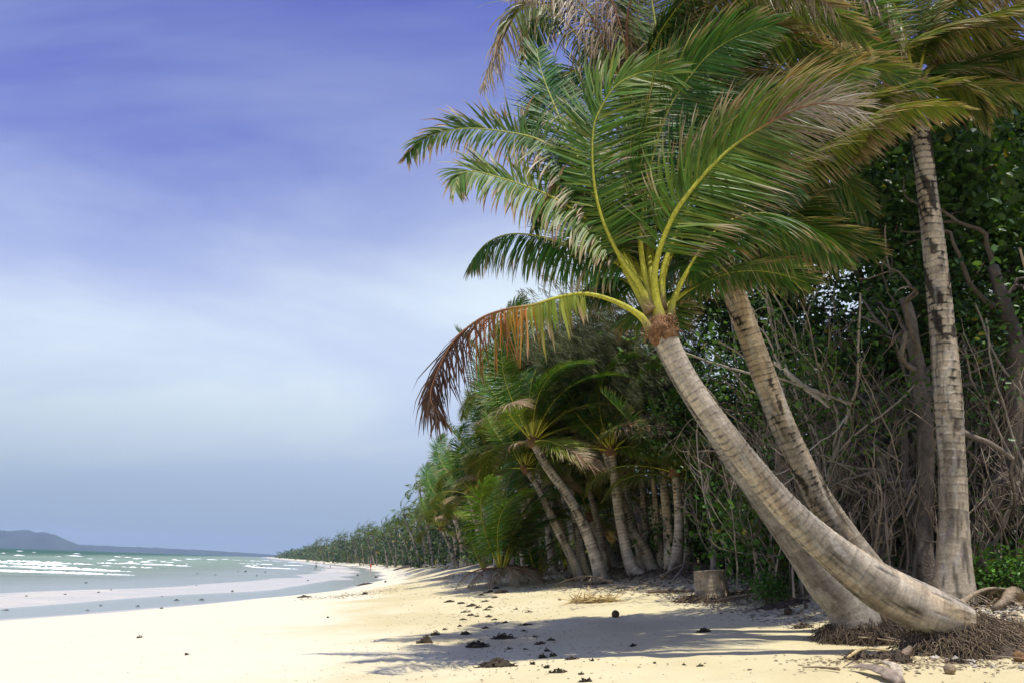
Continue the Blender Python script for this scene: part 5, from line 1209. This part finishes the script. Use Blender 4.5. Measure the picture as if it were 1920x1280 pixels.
icf = np.array([[0, 1, 2], [0, 2, 3], [0, 3, 4], [0, 4, 5], [0, 5, 1], [1, 6, 2], [2, 7, 3], [3, 8, 4], [4, 9, 5], [5, 10, 1], [2, 6, 7], [3, 7, 8], [4, 8, 9], [5, 9, 10], [1, 10, 6], [11, 7, 6], [11, 8, 7], [11, 9, 8], [11, 10, 9], [11, 6, 10]])
for k in range(6500):
    p = forest_pt(-.3, 4.5, 9.0, 22) if k > 3600 else forest_pt(.7, 3.4, 8.8, 14)
    z0 = gz(p[0], p[1]); s = .010 + .032 * g.uniform() ** 2.5
    V = ico * s * np.array([1.3, 1.0, .7]) * (1 + g.normal(0, .22, (12, 1))); a = g.uniform(0, 6.28); V = V @ np.array([[math.cos(a), -math.sin(a), 0], [math.sin(a), math.cos(a), 0], [0, 0, 1]])
    rb.add(V + np.array([p[0], p[1], z0 + s * .25]), None, icf, np.array((.46, .42, .34)) * g.uniform(.45, 1.15))
tag(rb.build('coral_rubble', M_STONE, None, False), 'pale coral rubble scattered at the foot of the trees', 'rubble', None, 'stuff')

# stump with root mat
sb = P(1336, 1122, 19); sb[2] = gz(sb[0], sb[1])
st = empty('palm_stump', sb, 'cut palm stump on a mat of roots between the clump and the foremost palm', 'stump')
s_ = mpp(1336, 1110, 19)
mb, path, rad = palm_trunk([sb + np.array([.02, 0, -.05]), sb + np.array([0, 0, .18]), sb + np.array([-.03, 0, .42]), sb + np.array([-.05, .0, .66])], [.42, .37, .36, .35], (.34, .285, .21), .0, .09, 40, .012, 61, .1, .35)
mb.build('trunk', M_TRUNK, st)
roots(st, (sb[0], sb[1]), (.75, .55), .16, 700, 62, .3, (0, -.15), rad=.007)
# fallen straw-coloured flower stalk
def stick(name, label, cat, pts, r, col, mat=M_DEAD, ns=7, extra=None, group=None, flat=1.0):
    p = np.array(pts); p3 = [G(a, b) for a, b in p[:, :2]]
    for q, hgt in zip(p3, p[:, 2]): q[2] += hgt
    o = empty(name, (p3[0][0], p3[0][1], gz(p3[0][0], p3[0][1])), label, cat, group)
    path, u = spline(p3, 24); mb = MB()
    th = np.arange(ns); R = np.interp(np.linspace(0, 1, 24), np.linspace(0, 1, len(r)), r)[:, None] * (1 + .5 * vnoise(u[:, None] * 9 + 0 * th[None], th[None] * .9 + 0 * u[:, None], int(p[0][0])))
    C = np.asarray(col)[None, None] * (1 + .8 * vnoise(u[:, None] * 12 + 0 * th[None], th[None] * 1.2 + 0 * u[:, None], int(p[0][1])))[..., None]
    tube(mb, path, R, ns, C, cap=True, flat=flat); mb.build('stem', mat, o)
    return o, path
o, path = stick('fallen_stalk', 'straw coloured fallen palm flower stalk on the sand below the clump', 'stalk', [(1076, 1130, .05), (1100, 1130, .08), (1130, 1129, .08), (1150, 1128, .07)], (.03, .08, .085, .05), (.50, .38, .18))
mb = MB(); g = np.random.default_rng(3)
for k in range(150):
    i = g.integers(0, 24); p0 = path[i]; e = p0 + g.normal(0, .16, 3) * np.array([1.4, 1, .8]); e[2] = max(e[2], gz(e[0], e[1]) + .01)
    tube(mb, np.array([p0, (p0 + e) / 2 + g.normal(0, .02, 3), e]), np.array([.012, .01, .004]), 4, np.array((.48, .35, .16)) * g.uniform(.5, 1.3), cap=False)
x_ = mb.build('bristles', M_DEAD, o); x_['kind'] = 'stuff'
# coconuts
def coconut(px, py, r, label, col):
    p = G(px, py); g = np.random.default_rng(int(px))
    th = np.linspace(0, 2 * math.pi, 16, endpoint=False); ph = np.linspace(0.02, math.pi - .02, 10)
    V = np.array([[math.sin(b) * math.cos(a) * (1 + .06 * math.cos(3 * a)), math.sin(b) * math.sin(a) * (1 + .06 * math.cos(3 * a)), 1.15 * math.cos(b)] for b in ph for a in th]) * r
    R = np.array(Matrix.Rotation(1.1, 3, 'X') @ Matrix.Rotation(.6, 3, 'Y')); V = V @ R.T
    i = np.arange(9)[:, None] * 16; j = np.arange(16)[None]
    F = np.stack([i + j, i + 16 + j, i + 16 + (j + 1) % 16, i + (j + 1) % 16], -1).reshape(-1, 4)
    mb = MB(); mb.add(V + p + np.array([0, 0, r * .8]), F, None, np.asarray(col)[None] * g.uniform(.7, 1.3, (len(V), 1)))
    tag(mb.build('coconut', M_FIBRE, None, origin=p), label, 'coconut', 'fallen coconuts on the sand')
coconut(1154, 1157, .075, 'dark brown coconut lying at the edge of the palm shadow', (.10, .068, .045))
coconut(1782, 1263, .055, 'small grey brown coconut on the bright sand at the lower right', (.30, .23, .15))
coconut(1912, 1240, .06, 'orange brown coconut at the right edge', (.24, .13, .06))
coconut(1478, 1152, .07, 'dark coconut beside the shaded palm base', (.08, .055, .04))
# driftwood heap in the lower right corner
for k, (lab, pts, r, col) in enumerate([
    ('broad grey slab of driftwood at the bottom right', [(1592, 1256, .03), (1620, 1262, .07), (1655, 1272, .08), (1690, 1286, .03)], (.02, .06, .075, .04), (.27, .215, .165)),
    ('pale broken end of driftwood beside the grey slab', [(1640, 1250, .03), (1660, 1254, .07), (1678, 1262, .07), (1690, 1274, .03)], (.02, .05, .05, .02), (.46, .39, .29)),
    ('thin stick reaching left from the driftwood heap', [(1505, 1252, .01), (1540, 1256, .03), (1575, 1262, .04)], (.006, .011, .013), (.26, .19, .12)),
    ('straw coloured leaf rib lying across the driftwood heap', [(1590, 1248, .09), (1620, 1236, .12), (1668, 1236, .10)], (.012, .018, .01), (.48, .37, .19)),
    ('dark crooked branch between the root mat and driftwood heap', [(1690, 1240, .04), (1710, 1226, .07), (1735, 1212, .12), (1740, 1200, .2)], (.05, .055, .045, .02), (.20, .15, .11)),
    ('long thin stick on the sand at the right edge', [(1790, 1215, .04), (1850, 1218, .05), (1925, 1222, .05)], (.012, .014, .01), (.28, .20, .12)),
    ('curled dead leaf sheath on the rubble at the right edge', [(1862, 1150, .05), (1885, 1142, .12), (1905, 1130, .16), (1930, 1122, .10)], (.04, .09, .10, .05), (.25, .19, .13)),
    ('bleached stick lying by the clump roots', [(1142, 1100, .08), (1165, 1102, .08), (1190, 1104, .05)], (.02, .026, .015), (.40, .33, .24)),
    ('dark drift log below the clump', [(1215, 1112, .03), (1260, 1112, .06), (1300, 1110, .04)], (.03, .045, .025), (.14, .105, .075)),
    ('grey fallen branch left of the stump', [(1262, 1095, .1), (1280, 1085, .3), (1288, 1075, .5)], (.03, .025, .012), (.33, .27, .2)),
    ('pale fallen branch at the left foot of the clump', [(1010, 1086, .1), (1040, 1084, .25), (1062, 1092, .1)], (.03, .03, .02), (.42, .35, .26)),
]):
    stick('driftwood' if k != 6 else 'leaf_sheath', lab, 'driftwood' if k != 6 else 'leaf sheath', pts, tuple(np.array(r) * (.36 if k < 2 else 1)), col, M_DEAD, 16, flat=3.2 if k < 2 else .8)
for k, (a, b, w, h, lab) in enumerate([(1610, 1236, 50, 16, 'dark seaweed mound piled on the driftwood heap'), (1690, 1243, 40, 18, 'black seaweed mound right of the driftwood slab'), (1655, 1234, 46, 12, 'seaweed mound behind the driftwood slab'), (1760, 1228, 44, 16, 'dark weed heap under the foremost root mat'), (1880, 1228, 90, 12, 'brown weed drift at the right edge'), (1800, 1243, 50, 5, 'thin dark weed strip on the bright sand at the right'), (1505, 1176, 36, 7, 'dark weed by the shaded palm roots'), (1440, 1142, 60, 8, 'dark weed and leaf drift left of the shaded palm base'), (1300, 1128, 50, 7, 'brown drift beside the palm stump'), (1480, 1135, 70, 9, 'dark drift of leaves behind the shaded palm base'), (1550, 1192, 24, 4, 'thin weed strip below the shaded roots')]):
    weed(a, b, w, h, lab, None, 4000 + 13 * k, (.075, .055, .038), 110)
# fallen fronds
def fallen(px, py, az, ln, label, seed, h=.25):
    b = G(px, py); o = empty('fallen_frond', b, label, 'fallen frond')
    n = 30; d = np.array([math.cos(az), math.sin(az), 0]); s = np.linspace(0, ln, n)
    path = b[None] + d[None] * s[:, None]; path[:, 2] = ground(path[:, 0], path[:, 1]) + .06 + h * np.sin(np.linspace(0.25, math.pi, n))
    rib, leaf = frond_geo(path, np.array([0, 0, 1.0]), .55, 55, .15, 3, .05, 1.0, .03, dead=0.0, seed=seed, deadcol=((.20, .15, .10), (.38, .31, .22), .6, .5), lift=.1)
    rib.c = [np.tile(np.array([[.27, .21, .14]]), (len(q), 1)) for q in rib.c]
    for q in leaf.v: q[:, 2] = np.maximum(q[:, 2], ground(q[:, 0], q[:, 1]) + .01)
    r = rib.build('rib', M_DEAD, o); lo = leaf.build('leaflets', M_DEAD, None, origin=b); lo.location = (0, 0, 0); lo.parent = r; lo['kind'] = 'stuff'
fallen(1800, 1150, .45, 1.9, 'grey fallen frond heaped on the rubble behind the foremost roots', 70, .2)
fallen(1905, 1120, 2.2, 1.8, 'dry fallen frond under the trees at the right edge', 71)
fallen(1480, 1120, 2.6, 1.8, 'dry fallen frond left of the shaded palm base', 72, .12)
fallen(1010, 1082, .2, 2.4, 'dry fallen frond beside the young skirted palm', 73)
fallen(1065, 1088, .5, 2.2, 'dry fallen frond at the foot of the leaning clump palm', 74)
fallen(1240, 1090, .3, 2.3, 'dry fallen frond under the clump at its right', 75)
fallen(905, 1082, 2.6, 2.6, 'dry fallen frond on the sand left of the young palm', 76)
fallen(1150, 1098, 2.8, 2.0, 'dead frond in the root litter of the straight ringed palm', 77)
# small driftwood logs along the far beach
for k, (a, b, w) in enumerate([(790, 1063, 14), (812, 1064, 18), (835, 1066, 16), (770, 1060, 12)]):
    stick('driftwood', ['grey drift log at the far beach bend, leftmost', 'grey drift log under the pale leaning palms', 'grey drift log near the beach bend palms', 'small drift log by the far dark bank'][k] if k != 0 else 'grey drift log at the far beach bend', 'driftwood', [(a, b, .1), (a + w / 2, b - .3, .35), (a + w, b, .2)], (.12, .16, .08), (.36, .31, .25))

# ------------------------------------------------------------------ people wading far off
def person(px, py_feet, label, shirt, legs_c, skin, stride, h=1.68, facing=0.0, sleeve=True):
    d = ray(px, py_feet); t_ = (0.02 - CAM[2]) / d[2]; b = CAM + d * t_
    b[2] = min(gz(b[0], b[1]), 0.0)
    k = h / 1.7
    J = {'pelvis': (0, 0, .93), 'belly': (0, 0, 1.08), 'chest': (0, .01, 1.32), 'neck': (0, .01, 1.47), 'head': (0, -.02, 1.58), 'crown': (0, -.01, 1.70),
         'shl': (-.19, .01, 1.40), 'ell': (-.25, .04, 1.13), 'wrl': (-.24, -.08, .90), 'hal': (-.235, -.11, .81), 'shr': (.19, .01, 1.40), 'elr': (.26, .05, 1.14), 'wrr': (.25, -.06, .91), 'har': (.245, -.09, .82),
         'hil': (-.10, 0, .88), 'knl': (-.11, -.06 - stride * .5, .49), 'anl': (-.11, .0 - stride, .08), 'tol': (-.11, -.15 - stride, .03), 'hir': (.10, 0, .88), 'knr': (.11, .02 + stride * .4, .48), 'anr': (.11, .08 + stride, .09), 'tor': (.12, -.06 + stride, .03)}
    R = {'pelvis': .15, 'belly': .135, 'chest': .155, 'neck': .06, 'head': .095, 'crown': .07, 'shl': .07, 'ell': .05, 'wrl': .034, 'hal': .032, 'shr': .07, 'elr': .05, 'wrr': .034, 'har': .032,
         'hil': .10, 'knl': .066, 'anl': .043, 'tol': .035, 'hir': .10, 'knr': .066, 'anr': .043, 'tor': .035}
    E = [('pelvis', 'belly'), ('belly', 'chest'), ('chest', 'neck'), ('neck', 'head'), ('head', 'crown'), ('chest', 'shl'), ('shl', 'ell'), ('ell', 'wrl'), ('wrl', 'hal'), ('chest', 'shr'), ('shr', 'elr'), ('elr', 'wrr'), ('wrr', 'har'),
         ('pelvis', 'hil'), ('hil', 'knl'), ('knl', 'anl'), ('anl', 'tol'), ('pelvis', 'hir'), ('hir', 'knr'), ('knr', 'anr'), ('anr', 'tor')]
    names = list(J); me = bpy.data.meshes.new('body')
    me.from_pydata([tuple(v * k for v in J[n_]) for n_ in names], [(names.index(a), names.index(b_)) for a, b_ in E], [])
    o = bpy.data.objects.new('person', me); link(o); o.location = tuple(b); o.rotation_euler = (0, 0, facing)
    bpy.context.view_layer.objects.active = o
    md = o.modifiers.new('skin', 'SKIN')
    for i, n_ in enumerate(names):
        me.skin_vertices[0].data[i].radius = (R[n_] * k, R[n_] * k * (.8 if n_ in ('chest', 'belly', 'pelvis') else 1)); me.skin_vertices[0].data[i].use_root = (n_ == 'pelvis')
    sub = o.modifiers.new('sub', 'SUBSURF'); sub.levels = 1; sub.render_levels = 1
    dg = bpy.context.evaluated_depsgraph_get(); ev = o.evaluated_get(dg); m2 = bpy.data.meshes.new_from_object(ev)
    o.modifiers.clear(); o.data = m2
    v = np.zeros(len(m2.vertices) * 3); m2.vertices.foreach_get('co', v); v = v.reshape(-1, 3) / k
    c = np.tile(np.asarray(skin)[None], (len(v), 1)).astype(float)
    arm = np.abs(v[:, 0]) > .215
    c[(v[:, 2] > .88) & (v[:, 2] < 1.46) & ~(arm & (v[:, 2] < 1.2))] = shirt
    c[(v[:, 2] <= .95) & (v[:, 2] > .50) & ~arm] = legs_c
    c[(v[:, 2] > 1.62) | ((v[:, 2] > 1.52) & (v[:, 1] > .02))] = (.02, .016, .014)
    at_ = m2.color_attributes.new('Col', 'FLOAT_COLOR', 'POINT'); rgba = np.ones((len(v), 4), np.float32); rgba[:, :3] = c; at_.data.foreach_set('color', rgba.ravel())
    m2.materials.clear(); m2.materials.append(M_BODY)
    for p_ in m2.polygons: p_.use_smooth = True
    tag(o, label, 'person', 'people wading in the shallows')
person(694.5, 1069.5, 'person in a bright red top and shorts standing in the shallows', (.72, .06, .035), (.62, .05, .035), (.30, .17, .10), .10, 1.72, 1.2)
person(592, 1066, 'person in pale top and dark shorts walking in the shallows, leftmost', (.55, .58, .60), (.05, .055, .07), (.26, .15, .09), .26, 1.66, 1.6)
person(619, 1065.5, 'person in white top wading between the other two people', (.75, .75, .75), (.10, .10, .12), (.26, .15, .09), .18, 1.3, 1.6)

# ------------------------------------------------------------------ air
hz = bpy.data.meshes.new('haze')
X0, X1, Y0, Y1, Z0, Z1 = -6400, 6400, -6400, 6400, -26.5, 140
hz.from_pydata([(X0, Y0, Z0), (X1, Y0, Z0), (X1, Y1, Z0), (X0, Y1, Z0), (X0, Y0, Z1), (X1, Y0, Z1), (X1, Y1, Z1), (X0, Y1, Z1)], [],
               [(0, 3, 2, 1), (4, 5, 6, 7), (0, 1, 5, 4), (1, 2, 6, 5), (2, 3, 7, 6), (3, 0, 4, 7)])
hm, t, out = newmat('haze_air')
pv = N(t, 'ShaderNodeVolumePrincipled', inp={'Color': (0.55, 0.72, 1.0, 1), 'Density': 0.00012, 'Anisotropy': 0.0})
L(t, pv.outputs[0], out.inputs['Volume'])
hz.materials.append(hm)
tag(link(bpy.data.objects.new('haze', hz)), 'pale sea haze over the bay', None, None, 'stuff')
